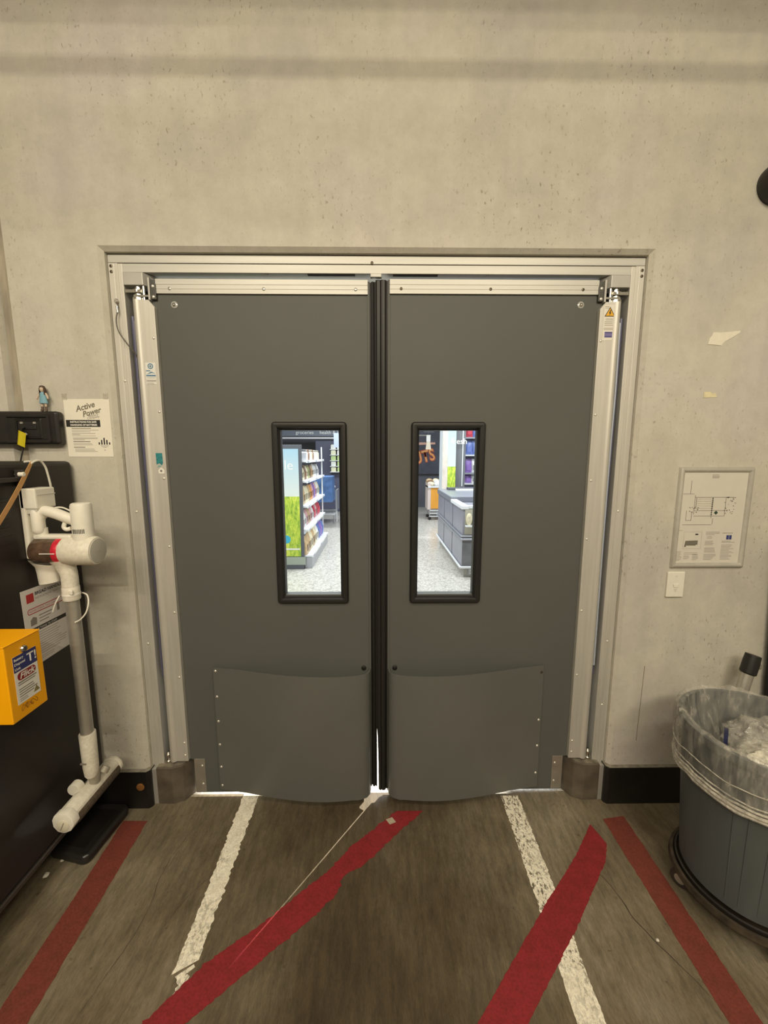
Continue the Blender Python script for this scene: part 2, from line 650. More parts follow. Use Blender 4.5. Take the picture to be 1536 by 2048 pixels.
def crack(pts, wd):
    mb = MB()
    P = smooth_path([(p[0], p[1], 0.0006) for p in pts], 5)
    L_, R_ = [], []
    for i, p in enumerate(P):
        d = (P[min(i + 1, len(P) - 1)] - P[max(i - 1, 0)]).normalized()
        nrm = Vector((-d.y, d.x, 0))
        k = wd * (0.35 + 0.65 * abs(mnoise.noise(p * 25))) * (0.3 + 0.7 * math.sin(PI * (i + 0.5) / len(P)))
        j = nrm * mnoise.noise(p * 18 + Vector((3, 0, 0))) * 0.006
        L_.append(p + nrm * k + j)
        R_.append(p - nrm * k + j)
    n = len(P)
    mb.add(L_ + R_, [(i, i + 1, n + i + 1, n + i) for i in range(n - 1)])
    return mb.build('crack', CRACK, fl)


MB().box(-1.562, -1.5185, 0.0185, 0.0202, 0.0, RZ1).build('channel_stain', M('stained_concrete', (0.34, 0.30, 0.235), 0.85, 0, 0.35, 9, (3, 3, 0.5), 0.2, 60), bpy.data.objects['wall_front'])
MB().prism([(1.262, 0.72), (1.2645, 0.72), (1.258, 0.33), (1.2555, 0.33)], 'y', -0.0006, 0.0).build('scratch', M('scratch_dark', (0.22, 0.19, 0.14), 0.8), bpy.data.objects['wall_front'])
crack([(0.86, -0.29), (0.93, -0.40), (0.95, -0.52), (1.0, -0.62), (1.06, -0.74)], 0.004)
crack([(-0.86, -0.12), (-0.90, -0.3), (-0.88, -0.5), (-0.93, -0.75)], 0.0022)
crack([(-0.66, -0.30), (-0.75, -0.42), (-0.79, -0.52)], 0.002)

for s, nm, xe in ((-1, 'baseboard_left', -2.7), (1, 'baseboard_right', 2.7)):
    mb = MB()
    a = s * (OW - 0.026)
    poly = [(xe, 0.0), (s * OW, 0.0), (s * (OW - CH), CH), (s * (OW - CH), 0.05), (a, 0.05), (a, -0.004), (a + s * 0.014, -0.018), (xe, -0.018)]
    mb.prism(poly, 'z', 0.0, 0.197)
    b_ = mb.build(nm, BASEB)
    tag(b_, 'black skirting along the concrete wall left of the doors' if s < 0 else 'black skirting along the concrete wall right of the doors', 'skirting', kind='structure')
    cap = MB().prism([(p[0], p[1]) for p in poly], 'z', 0.197, 0.2)
    cap.build('dusty_top', M('dusty_edge', (0.26, 0.235, 0.19), 0.8, 0, 0.3, 40), b_)
    if s < 0:
        d_ = MB().lathe([(0.019, -0.018), (0.019, -0.0205), (0.016, -0.022), (0.004, -0.022)], (-1.16, 0, 0.118), 18, 'y').build('brass_disc', BRASS, b_, True, label='round brass coloured disc')

# ------------------------------------------------------------------ door frame
fr = thing('trim_1', 'brushed aluminium frame around the double swing doors', 'door frame', kind='structure')
hd = MB().prism([(0.032, 2.503), (0.032, 2.535), (0.16, 2.535), (0.16, 2.503)], 'x', -1.1225, 1.1225)
hd = hd.build('header', ALUH, fr, bevel=0.0015)
MB().prism([(0.037, 2.468), (0.037, 2.5025), (0.20, 2.5025), (0.20, 2.468)], 'x', -1.075, 1.075).build('header_lower', ALUH, fr, bevel=0.0015)
DKSLOT = M('slot_dark', (0.03, 0.028, 0.025), 0.7)
for a, b in ((-0.30, -0.10), (0.06, 0.25)):
    MB().box(a, b, 0.042, 0.060, 2.4662, 2.4682).build('slot', DKSLOT, fr)
for x in (-0.47, 0.46):
    inst('screw', SCREW, fr, (x, 0.048, 2.468), (PI, 0, 0))
inst('screw', DSCREW, fr, (-0.028, 0.032, 2.508), FACE)
MB().box(-0.035, 0.012, 0.03, 0.05, 2.452, 2.467).build('closing_stop', ALUD, fr, bevel=0.002)
for s in (-1, 1):
    poly = [(1.1225, 0.032), (1.100, 0.032), (1.099, 0.0338), (1.098, 0.032), (1.085, 0.032), (1.084, 0.036), (1.069, 0.036), (1.067, 0.039), (1.067, 0.20), (1.1225, 0.20)]
    MB().prism([(s * x, y) for x, y in poly], 'z', 0.012, 2.502).build('jamb', ALU, fr, bevel=0.0008, seg=1)
    MB().prism([(s * x, y) for x, y in [(1.066, 0.105), (0.965, 0.105), (0.965, 0.115), (1.066, 0.115)]], 'z', 0.0, 2.467).build('light_stop', RUB, fr)  # added strip behind the post gap, stops shop light leaking in
    for z in ((2.49, 2.468) if s < 0 else (2.485, 2.462)):
        inst('screw', DSCREW, fr, (s * 1.111, 0.032, z), FACE)
    for z in ((2.03, 1.46, 0.83) if s < 0 else (1.46, 0.83, 0.5)):
        inst('screw', RIVET, fr, (s * 1.094, 0.032, z), FACE)
    # bracket under the header corner
    bk = MB().prism([(s * x, y) for x, y in [(1.066, 0.032), (0.985, 0.032), (0.955, 0.075), (0.955, 0.10), (1.066, 0.10)]], 'z', 2.417, 2.467)
    bk.build('corner_bracket', ALUD, fr, bevel=0.002)
    # floor block under the hinge post
    pl = [(1.094, 0.008), (1.02, 0.006), (0.972, 0.024), (0.927, 0.098), (0.927, 0.14), (1.094, 0.14)]
    bl = MB().prism([(s * x, y) for x, y in pl], 'z', 0.0, 0.196).build('floor_block', BROWNM, fr, bevel=0.003, label='dirty brown metal hinge block on the floor')
    MB().prism([(s * x, y) for x, y in [(1.09, 0.014), (1.02, 0.012), (0.978, 0.029), (0.935, 0.098), (0.935, 0.13), (1.09, 0.13)]], 'z', 0.196, 0.2).build('block_lid', M('pale_brown_metal', (0.24, 0.21, 0.16), 0.7, 0.3, 0.4, 25), bl)  # lid a lighter brown than the block below
    MB().box(min(s * 1.122, s * 1.094), max(s * 1.122, s * 1.094), 0.008, 0.03, 0.0, 0.19).build('jamb_foot', ALUD, fr, bevel=0.002)

# ------------------------------------------------------------------ door leaves
LY = 0.05            # leaf face


def flap_profile(u):
    """bulge of the bumper sheet towards the room, u = distance from the centre line"""
    pts = [(0.048, 0.046), (0.050, 0.020), (0.064, -0.002), (0.10, -0.017), (0.16, -0.026), (0.24, -0.033), (0.32, -0.033), (0.40, -0.026), (0.50, -0.012), (0.60, 0.008), (0.68, 0.026), (0.74, 0.038), (0.797, 0.046)]
    for (a, b), (c, d) in zip(pts, pts[1:]):
        if a <= u <= c:
            t = (u - a) / (c - a)
            return b + (d - b) * t
    return 0.046


def leaf(s):
    side = 'left' if s < 0 else 'right'
    root = thing('door_%d' % (1 if s < 0 else 2), 'grey swing door leaf on the %s with tall window and curved kick flap' % side, 'door', kind='structure')

    def bx(mb, u0, u1, y0, y1, z0, z1):
        return mb.box(min(s * u0, s * u1), max(s * u0, s * u1), y0, y1, z0, z1)
    zt = 2.445 if s < 0 else 2.449
    mb = MB()
    wu0, wu1, wz0, wz1 = 0.176, 0.440, 1.062, 1.828
    bx(mb, 0.047, wu0, LY, 0.09, 0.024, zt)
    bx(mb, wu1, 0.925, LY, 0.09, 0.024, zt)
    bx(mb, wu0, wu1, LY, 0.09, 0.024, wz0)
    bx(mb, wu0, wu1, LY, 0.09, wz1, zt)
    bx(mb, 0.925, 0.962, LY, 0.09, 0.21, zt)
    mb.build('panel', DOORG, root)
    # window
    x0, x1 = sorted((s * 0.1435, s * 0.4755))
    wf = MB().ring(x0, x1, 1.022, 1.859, [(0.0, LY), (0.0, 0.040), (0.006, 0.031), (0.016, 0.029), (0.026, 0.033), (0.030, 0.045), (0.036, 0.050), (0.036, 0.075)], 0.014)
    wf = wf.build('window_frame', RUB, root, True, label='black rubber window gasket')
    MB().ring(x0, x1, 1.022, 1.859, [(0.036, 0.08), (0.03, 0.094), (0.0, 0.094), (0.0, 0.09)], 0.014).build('rear_gasket', RUB, wf)
    MB().box(x0 + 0.03, x1 - 0.03, 0.066, 0.070, 1.05, 1.83).build('glass_pane', GLASS, root)
    # head rail
    prof = [(LY + 0.002, zt - 0.057), (0.041, zt - 0.057), (0.041, zt - 0.0405), (0.0425, zt - 0.0395), (0.041, zt - 0.0385), (0.041, zt - 0.0225), (0.0425, zt - 0.0215), (0.041, zt - 0.0205), (0.041, zt), (0.094, zt + 0.001), (0.094, zt - 0.03), (0.091, zt - 0.03), (0.091, zt)]
    prof = prof[:9] + [(LY + 0.002, zt)]
    a, b = sorted((s * 0.047, s * 0.938))
    rail = MB().prism(prof, 'x', a, b).build('head_rail', ALUH, root)
    for u in ((0.88, 0.485, 0.098) if s < 0 else (0.095, 0.475, 0.87)):
        inst('screw', SCREW if s < 0 else DSCREW, rail, (s * u, 0.041, zt - 0.038), FACE)
    # dark end plate beside the rail
    pb = bx(MB(), 0.936, 0.958, 0.036, LY, 2.362, 2.424).build('end_plate', M('dark_plate', (0.075, 0.072, 0.064), 0.45, 0.3), root, bevel=0.002)
    for z in (2.414, 2.372):
        inst('rivet', RIVET, pb, (s * 0.947, 0.036, z), FACE, (1.2, 1.2, 1.2))
    # hinge post: plate with a cut corner and a rounded outer edge
    po = MB().prism([(s * u, z) for u, z in [(0.943, 0.216), (0.943, 2.33), (0.966, 2.358), (1.012, 2.358), (1.012, 0.216)]], 'y', 0.028, LY)
    po = po.build('hinge_post', ALU, root, bevel=0.0012)
    pts = [(1.000, 0.0285), (1.006, 0.0225), (1.014, 0.0195), (1.023, 0.0215), (1.030, 0.028), (1.034, 0.038), (1.035, 0.060), (1.000, 0.060)]
    MB().prism([(s * u, y) for u, y in pts], 'z', 0.216, 2.358).build('post_edge', ALU, po, True)
    zs = (2.205, 1.90, 1.61, 1.30, 0.985, 0.66, 0.315, 0.248) if s < 0 else (2.20, 1.89, 1.60, 1.33, 0.985, 0.66, 0.31, 0.25)
    for z in zs:
        inst('rivet', RIVET, po, (s * (0.955 if 1.8 < z else 0.957), 0.028, z), FACE)
    # hinge works above and below the post
    hg = MB()
    for z, r in ((2.366, 0.026), (2.382, 0.019), (2.398, 0.024), (2.411, 0.016)):
        hg.lathe([(r, z - 0.006), (r, z + 0.004), (r * 0.8, z + 0.006)], (s * 1.018, 0.056, 0), 20)
    hg.box(min(s * 1.0, s * 1.062), max(s * 1.0, s * 1.062), 0.033, 0.06, 2.388, 2.400)
    hg.box(min(s * 0.965, s * 1.03), max(s * 0.965, s * 1.03), 0.036, 0.06, 2.372, 2.38)
    hg.cyl((s * 0.99, 0.045, 2.358), (s * 0.99, 0.045, 2.42), 0.007)
    hg.build('hinge', CHROME, root, True)
    bx(MB(), 0.958, 0.966, 0.03, 0.08, 2.358, 2.447).build('hinge_plate', ALUD, root, bevel=0.001)
    h2 = MB()
    h2.lathe([(0.014, 0.2), (0.016, 0.214), (0.010, 0.222), (0.010, 0.238), (0.013, 0.245), (0.006, 0.256)], (s * 1.048, 0.045, 0), 16)
    h2.build('lower_pivot', CHROME, root, True)
    # steel shoe at the foot
    sh = bx(MB(), 0.872, 0.925, 0.046, LY, 0.03, 0.212).build('shoe_plate', STEEL, root, bevel=0.001)
    for z in (0.175, 0.075):
        inst('rivet', RIVET, sh, (s * 0.886, 0.046, z), FACE)
    # clear washer bolt near the top corner
    bo = MB().lathe([(0.0145, 0), (0.0145, 0.002), (0.011, 0.0045)], n=18).build('washer', M('clear_washer', (0.5, 0.5, 0.47), 0.15, 0.2), root, True)
    bo.location, bo.rotation_euler = (s * 0.868, LY, 2.345 if s < 0 else 2.352), FACE
    bb = MB().lathe([(0.008, 0.004), (0.008, 0.006), (0.004, 0.008)], n=6).build('bolt_head', CHROME, bo)
    # edge seal
    es = MB()
    outer = 0.047
    zb = 0.052
    if s < 0:
        prof = [(-0.047, 0.05), (-0.047, 0.046), (-0.0385, 0.046), (-0.0375, 0.056), (-0.0345, 0.056), (-0.032, 0.047), (-0.026, 0.0445), (-0.0215, 0.047), (-0.0195, 0.052), (-0.0175, 0.047), (-0.0145, 0.046), (-0.0120, 0.0475), (-0.0115, 0.0505), (-0.0165, 0.054), (-0.030, 0.062), (-0.036, 0.09), (-0.047, 0.09)]
        es.prism(prof, 'z', zb, 2.44)
        gs = MB().prism([(-0.0475, 0.049), (-0.0475, 0.0445), (-0.0395, 0.0445), (-0.0395, 0.049)], 'z', 0.055, 2.432)
    else:
        prof = [(0.047, 0.05), (0.047, 0.046), (0.0395, 0.046), (0.0385, 0.056), (0.0335, 0.056), (0.0305, 0.049), (0.025, 0.0455), (0.016, 0.0445), (0.010, 0.0465), (0.0075, 0.0505), (0.005, 0.0465), (-0.001, 0.0455), (-0.0075, 0.047), (-0.0135, 0.0508), (-0.0118, 0.0530), (0.015, 0.056), (0.034, 0.060), (0.038, 0.09), (0.047, 0.09)]
        n = len(prof)
        zz = [0.03, 0.18, 0.32, 0.40, 2.448]
        gp = [0.0098, 0.0088, 0.0052, 0.0, 0.0]
        vs, fs = [], []
        for z, k in zip(zz, gp):
            for x, y in prof:
                f = max(0.0, min(1.0, (0.02 - x) / 0.03))
                vs.append((x + k * f, y, z))
        for i in range(len(zz) - 1):
            for k in range(n):
                a, b = i * n + k, i * n + (k + 1) % n
                fs.append((a, b, b + n, a + n))
        fs += [tuple(range(n)), tuple(range(4 * n, 5 * n))]
        es.add(vs, fs)
        gs = MB().prism([(0.0475, 0.049), (0.0475, 0.0445), (0.0395, 0.0445), (0.0395, 0.049)], 'z', 0.03, 2.446)
    seal = es.build('edge_seal', RUB, root)
    gs.build('seal_strip', DOORG, seal)
    # kick flap
    us = [0.048, 0.0485, 0.051, 0.056, 0.066, 0.08, 0.10, 0.13] + [0.16 + 0.0455 * i for i in range(15)]
    us = [u for u in us if u < 0.797] + [0.797]
    grid = []
    for i in range(9):
        t = i / 8
        row = []
        for u in us:
            z = 0.70 - 0.662 * t
            if i == 0:
                z = 0.703 - 0.010 * max(0.0, min(1.0, (0.70 - u) / 0.5))
            if i == 8:
                z = 0.040 + 0.012 * (u / 0.797)
            y = flap_profile(u) - 0.004 + (0.010 * t if 0.1 < u < 0.7 else 0) * 0.4
            row.append((s * u, y, z))
        grid.append(row)
    fp = MB().sheet(grid, 0.006 * s).build('kick_flap', FLAPG, root, True)
    for z in ((0.688, 0.555, 0.425, 0.30, 0.178, 0.075) if s < 0 else (0.672, 0.42, 0.28, 0.13)):
        inst('rivet', RIVET if z < 0.66 or s < 0 else DSCREW, fp, (s * 0.786, 0.0352 - (0.0 if z > 0.1 else -0.001), z), FACE, (1.15, 1.15, 1.3))
    inst('bolt', MB().lathe([(0.012, 0), (0.012, 0.004), (0.006, 0.007)], n=12).mesh('bolt', RUB, True), fp, (s * 0.075, LY, 0.692), FACE)
    return root


dl = leaf(-1)
dr = leaf(1)
# ------------------------------------------------------------------ stickers on the posts
STB = M('sticker_white', (0.74, 0.74, 0.70), 0.45)
BLU = M('sticker_blue', (0.10, 0.22, 0.36), 0.5)
TEAL = M('sticker_teal', (0.03, 0.22, 0.24), 0.45, 0, 0.5, 120)

t = thing('product_sticker', 'white and blue maker sticker on the left aluminium hinge post', 'sticker', (-0.978, 0.0275, 2.06))
MB().box(-0.022, 0.022, -0.0006, 0, -0.045, 0.045).build('backing', STB, t)
MB().ring(-0.012, 0.012, 0.018, 0.042, [(0, -0.0008), (0.0045, -0.0008)], 0.012).build('emblem', BLU, t)
rects('print', [(-0.0055, 0.0055, 0.0285, 0.0315), (-0.0015, 0.0015, 0.0245, 0.0355), (-0.02, 0.02, -0.012, -0.006), (-0.02, -0.002, 0.009, 0.013)], BLU, t)
MB().prism([(-0.019, -0.004), (0.002, 0.008), (0.019, -0.001), (0.004, 0.002)], 'y', -0.0009, -0.0006).build('wave', BLU, t)
rects('small_print', lines(-0.018, 0.018, -0.017, 1, 0.004, 0.002, 2) + [(-0.02, 0.02, -0.034, -0.027)] + lines(-0.019, 0.019, -0.038, 2, 0.004, 0.0018, 3), INKL, t)

t = thing('teal_sticker', 'small torn teal sticker on the left hinge post', 'sticker', (-0.972, 0.0275, 1.69))
MB().prism([(-0.013, 0.032), (0.015, 0.032), (0.016, -0.012), (0.010, -0.022), (0.001, -0.012), (-0.012, -0.018)], 'y', -0.0007, 0).build('paper', TEAL, t)
MB().prism([(-0.006, -0.022), (0.004, -0.02), (0.008, -0.027), (-0.009, -0.03)], 'y', -0.0006, 0).build('torn_edge', M('pale_teal', (0.25, 0.45, 0.42), 0.5), t)
t = thing('white_sticker', 'small white five sided sticker with dark spot below the teal sticker', 'sticker', (-0.966, 0.0275, 1.645))
MB().prism([(-0.013, 0.002), (0.0, 0.014), (0.014, 0.003), (0.013, -0.013), (-0.012, -0.013)], 'y', -0.0007, 0).build('paper', INKW, t)
MB().lathe([(0.0052, -0.0008), (0.0052, -0.0014)], (0.0, 0, -0.001), 10, 'y').build('spot', INKG, t)

t = thing('warning_sticker', 'white sticker with yellow electric shock triangle on the right hinge post', 'sticker', (0.985, 0.0275, 2.30))
MB().box(-0.026, 0.026, -0.0006, 0, -0.098, 0.046).build('backing', M('sticker_cream', (0.76, 0.72, 0.64), 0.45), t)
tri = lambda r, cz: [(r * math.sin(k * 2 * PI / 3), cz + r * math.cos(k * 2 * PI / 3)) for k in range(3)]
MB().prism(tri(0.026, 0.012), 'y', -0.0010, -0.0006).build('triangle_border', INK, t)
MB().prism(tri(0.0205, 0.012), 'y', -0.0014, -0.0010).build('triangle', M('warning_yellow', (0.80, 0.42, 0.02), 0.45), t)
MB().prism([(0.002, 0.027), (-0.005, 0.012), (-0.001, 0.012), (-0.003, 0.001), (0.005, 0.015), (0.001, 0.015), (0.005, 0.027)], 'y', -0.0018, -0.0014).build('flash', INK, t)
rects('small_print', lines(-0.022, 0.0, 0.040, 2, 0.006, 0.0025, 5) + lines(-0.016, 0.018, -0.009, 2, 0.005, 0.0022, 6) + lines(-0.02, 0.02, -0.021, 3, 0.007, 0.003, 7, 0.85) + lines(-0.022, 0.023, -0.047, 2, 0.005, 0.0025, 8, 0.85), INKL, t)
MB().box(-0.017, 0.016, -0.0010, -0.0006, -0.086, -0.063).build('purple_panel', M('ink_violet', (0.19, 0.16, 0.36), 0.5), t)
rects('dark_print', [(-0.015, 0.015, -0.068, -0.0645), (-0.015, 0.015, -0.0845, -0.081)], INKB, t, y=-0.0014)

# ------------------------------------------------------------------ cables at the frame
DKCAB = M('dark_cable', (0.10, 0.09, 0.07), 0.5)
t = thing('loop_cable', 'thin dark cable looping from the left jamb to the hinge post', 'cable', (-1.095, 0.026, 2.348))
c_ = MB().tube(smooth_path([(0, 0.002, 0), (0.004, -0.005, -0.03), (-0.004, -0.01, -0.075), (0.003, -0.012, -0.12), (0.028, -0.006, -0.165), (0.05, 0.008, -0.20), (0.06, 0.022, -0.235), (0.064, 0.026, -0.262)], 6), 0.0026, 8)
c_.build('cord', DKCAB, t, True)
MB().lathe([(0.009, 0.005), (0.009, -0.002), (0.006, -0.005)], (-0.002, 0, 0.004), 14, 'y').build('anchor', STEEL, t, True)
MB().tube([(0.001, -0.004, -0.018), (0.004, -0.007, -0.045)], [0.0045, 0.004], 10).build('ferrule', CHROME, t, True)
MB().tube([(0.062, 0.025, -0.245), (0.066, 0.024, -0.275), (0.074, 0.022, -0.283)], [0.005, 0.006, 0.005], 10).build('plug', STEEL, t, True)
BLUC = M('blue_cable', (0.10, 0.10, 0.18), 0.35)
BLUL = M('pale_blue_cable', (0.42, 0.47, 0.56), 0.35)
for s in (-1, 1):
    t = thing('gap_cable', 'dark blue cables running down the gap beside the %s hinge post' % ('left' if s < 0 else 'right'), 'cable', (s * 1.050, 0.062, 0.6))
    MB().tube(smooth_path([(s * 0.004, 0.0, 1.70), (s * 0.000, -0.005, 1.45), (-s * 0.004, -0.01, 1.15), (-s * 0.002, 0, 0.6), (0, 0.005, 0.05)], 8), 0.0085, 10).build('thick_cable', BLUC, t, True)
    MB().tube(smooth_path([(-s * 0.006, -0.012, 1.68), (-s * 0.004, -0.014, 1.4), (-s * 0.009, -0.018, 1.1), (-s * 0.006, -0.014, 0.5), (-s * 0.004, -0.014, 0.1)], 8), 0.0042, 8).build('thin_cable', BLUL if s > 0 else BLUC, t, True)
# ------------------------------------------------------------------ floor markings
WHITEPT = paint('white_floor_paint', (0.92, 0.87, 0.74), (0.72, 0.66, 0.53), 0.435, True)
REDPT = paint('red_floor_paint', (0.265, 0.023, 0.028), (0.20, 0.021, 0.021), 0.5, False)
REDPT2 = paint('dull_red_paint', (0.195, 0.046, 0.032), (0.15, 0.040, 0.028), 0.5, False)


def stripe(left, right, mat, label, jag=0.004, z=0.0008, step=0.008, seed=0):
    """left and right edges as polylines of (x, y)"""
    def dens(pl):
        out = []
        for (a, b), (c, d) in zip(pl, pl[1:]):
            n = max(2, int(math.hypot(c - a, d - b) / step))
            for k in range(n):
                out.append(Vector((a + (c - a) * k / n, b + (d - b) * k / n, 0)))
        out.append(Vector((pl[-1][0], pl[-1][1], 0)))
        return out
    L_, R_ = dens(left), dens(right)
    n = max(len(L_), len(R_))
    rs = lambda P: [P[0].lerp(P[0], 0) if n == 1 else (lambda f: P[int(f)].lerp(P[min(int(f) + 1, len(P) - 1)], f - int(f)))(i * (len(P) - 1) / (n - 1)) for i in range(n)]
    L_, R_ = rs(L_), rs(R_)
    jit = lambda p, k: Vector((p.x + jag * (0.45 * mnoise.noise(Vector((p.x * 22, p.y * 22, seed + k))) + 0.5 * mnoise.noise(Vector((p.x * 80, p.y * 80, seed + k))) + 0.4 * mnoise.noise(Vector((p.x * 210, p.y * 210, seed + k)))), p.y, 0))
    L_ = [jit(p, 0) for p in L_]
    R_ = [jit(p, 9) for p in R_]
    mb = MB()
    for zz in (z, 0.0):
        pass
    mid = [[a.lerp(b, t) for t in (0, 0.25, 0.5, 0.75, 1)] for a, b in zip(L_, R_)]
    grid = [[(p.x, p.y, 0.0001) for p in row] for row in mid]
    mb.sheet(grid, z)
    if mb.v[len(mb.v) // 2][2] < 0:
        mb.v = [(a, b, abs(c)) for a, b, c in mb.v]
    o = mb.build('floor_stripe', mat)
    return tag(o, label, 'floor marking', 'painted floor stripes')


stripe([(-0.692, 0.06), (-0.688, -0.32), (-0.690, -0.66)], [(-0.613, 0.06), (-0.617, -0.3), (-0.622, -0.62)], WHITEPT, 'worn white floor stripe running out from the left door leaf', 0.012, seed=1)
stripe([(-0.672, -0.665), (-0.660, -0.71)], [(-0.630, -0.632), (-0.632, -0.68)], WHITEPT, 'short worn white paint end touching the long red diagonal stripe', 0.02, seed=4)
stripe([(0.617, 0.035), (0.612, -0.38), (0.598, -0.9)], [(0.703, 0.034), (0.700, -0.4), (0.688, -0.9)], WHITEPT, 'worn white floor stripe running out from the right door leaf', 0.008, seed=2)
stripe([(-1.211, -0.085), (-1.195, -0.4), (-1.180, -0.9)], [(-1.097, -0.087), (-1.086, -0.4), (-1.068, -0.9)], REDPT2, 'dull red floor stripe beside the black pad on the left', 0.005, seed=3)
stripe([(1.062, -0.102), (1.064, -0.4), (1.066, -0.9)], [(1.170, -0.087), (1.168, -0.4), (1.165, -0.9)], REDPT2, 'dull red floor stripe beside the wheeled bin', 0.005, seed=5)
stripe([(0.087, -0.047), (-0.055, -0.165), (-0.147, -0.243), (-0.2, -0.314), (-0.331, -0.428), (-0.441, -0.519), (-0.607, -0.641), (-0.722, -0.776), (-0.86, -0.9)],
       [(0.209, -0.048), (0.02, -0.225), (-0.078, -0.315), (-0.143, -0.341), (-0.159, -0.406), (-0.251, -0.497), (-0.352, -0.581), (-0.475, -0.682), (-0.589, -0.777), (-0.73, -0.9)],
       REDPT, 'long bright red diagonal floor stripe reaching from the door centre to lower left', 0.018, 0.0014, seed=6)
stripe([(0.985, -0.13), (0.855, -0.27), (0.60, -0.50), (0.297, -0.788), (0.18, -0.9)],
       [(1.012, -0.225), (0.965, -0.30), (0.72, -0.545), (0.45, -0.79), (0.335, -0.9)], REDPT, 'bright red diagonal floor stripe crossing the right white stripe', 0.007, 0.0014, seed=7)
o = MB().prism([(0.030, -0.094), (0.060, -0.082), (0.078, -0.108), (0.048, -0.120)], 'z', 0.0016, 0.0022).build('paper_scrap', M('scrap_paper', (0.42, 0.36, 0.27), 0.7, 0, 0.15, 60))
tag(o, 'tiny pale paper scrap lying on the red diagonal stripe by the doors', 'paper scrap')
rnd = random.Random(3)
for i, (x, y, r) in enumerate([(-1.37, -0.335, 0.011), (-1.35, -0.275, 0.008), (0.99, -0.585, 0.006)]):
    mb = MB()
    n = 7
    mb.lathe([(r * 0.7, 0), (r, r * 0.35), (r * 0.6, r * 0.8), (r * 0.1, r)], (x, y, 0.002), n)
    mb.v = [(a + rnd.uniform(-r, r) * 0.25, b + rnd.uniform(-r, r) * 0.25, c) for a, b, c in mb.v]
    o = mb.build('floor_crumb', M('crumb', (0.62, 0.58, 0.50), 0.8, 0, 0.2, 80))
    tag(o, ['white crumb of litter on the floor nearest the black cabinet', 'small white crumb of litter beside the black pad', 'tiny pale crumb on the dull red stripe by the bin'][i], 'litter', 'litter crumbs')

# ------------------------------------------------------------------ left: black cabinet and what hangs on it
CX = -1.324
cab = thing('steel_cabinet', 'tall black cabinet side beside the left wall', 'cabinet', (CX, 0, 0))
MB().box(-0.75, 0, -1.02, -0.012, 0.15, 1.688).build('carcass', CABB, cab, bevel=0.018, seg=3)
MB().box(-0.70, 0.0045, -1.015, -0.02, 0.132, 0.152).build('bottom_rail', M('dark_rail', (0.075, 0.065, 0.058), 0.4, 0.4), cab, bevel=0.003)
for y in (-0.10, -0.93):
    for x in (-0.08, -0.66):
        cs = MB().box(x - 0.012, x + 0.012, y - 0.03, y + 0.03, 0.07, 0.135).build('caster', BLACK, cab)
        MB().lathe([(0.034, x - 0.014), (0.036, x - 0.006), (0.036, x + 0.006), (0.034, x + 0.014)], (0, y, 0.036), 18, 'x').build('wheel', RUB, cs, True)
lt = MB()
lt.box(0.0, 0.022, -0.40, -0.292, 1.618, 1.634)
lt.box(0.0, 0.03, -0.296, -0.288, 1.600, 1.66)
lt.build('latch_bar', M('latch_grey', (0.05, 0.045, 0.042), 0.45, 0.3), cab, bevel=0.002)
mb = MB().box(0.0, 0.004, -0.40, -0.335, 1.40, 1.56)  # slatted black sheet standing in for a black mesh bag
mb.build('mesh_bag_sheet', BLACK, cab)
for z in (1.42, 1.45, 1.48, 1.51, 1.54):
    MB().box(0.004, 0.007, -0.40, -0.342, z, z + 0.008).build('mesh_bag_rib', CABB, cab)

# paper notice on the cabinet
pz = thing('cabinet_notice', 'white notice with red emblem taped to the black cabinet side', 'notice', (CX + 0.0015, -0.238, 1.063), PI / 2)
MB().prism([(-0.100, 0.150), (0.105, 0.145), (0.108, -0.148), (-0.095, -0.155)], 'y', -0.0009, 0).build('paper', PAPERG, pz)
MB().box(-0.078, -0.046, -0.0013, -0.0009, 0.096, 0.130).build('red_emblem', INKR, pz)
text('lettering', 'BREAD HANDLING', 0.018, -0.040, 0.118, INK, pz, bold=0.0004)
text('lettering', 'INSTRUCTIONS  SAFETY', 0.011, -0.040, 0.102, INKG, pz)
MB().ring(-0.080, 0.090, 0.050, 0.072, [(0, -0.0013), (0.003, -0.0013)], 0.008).build('red_border', INKR, pz)
text('lettering', 'PLEASE CHECK TAGS DAILY', 0.0105, -0.073, 0.0575, INKR, pz)
MB().prism([(-0.072, 0.005), (-0.045, 0.005), (-0.043, 0.03), (-0.058, 0.038), (-0.071, 0.028)], 'y', -0.0013, -0.0009).build('pictogram', INKG, pz)
rects('print', [(-0.032, 0.03, 0.032, 0.036), (-0.032, 0.022, 0.020, 0.0235), (-0.032, 0.012, 0.008, 0.0115), (0.055, 0.068, 0.02, 0.05)], INKG, pz)
rects('black_bar', [(-0.085, 0.096, -0.022, -0.006)], INK, pz)
text('lettering', 'INSTRUCTIONS TO STAFF', 0.011, -0.08, -0.0185, INKW, pz, y=-0.0016)
rects('print', lines(-0.085, 0.095, -0.03, 10, 0.0095, 0.004, 4, 0.7) + lines(-0.085, 0.05, -0.128, 2, 0.008, 0.003, 9, 0.6), INKL, pz)

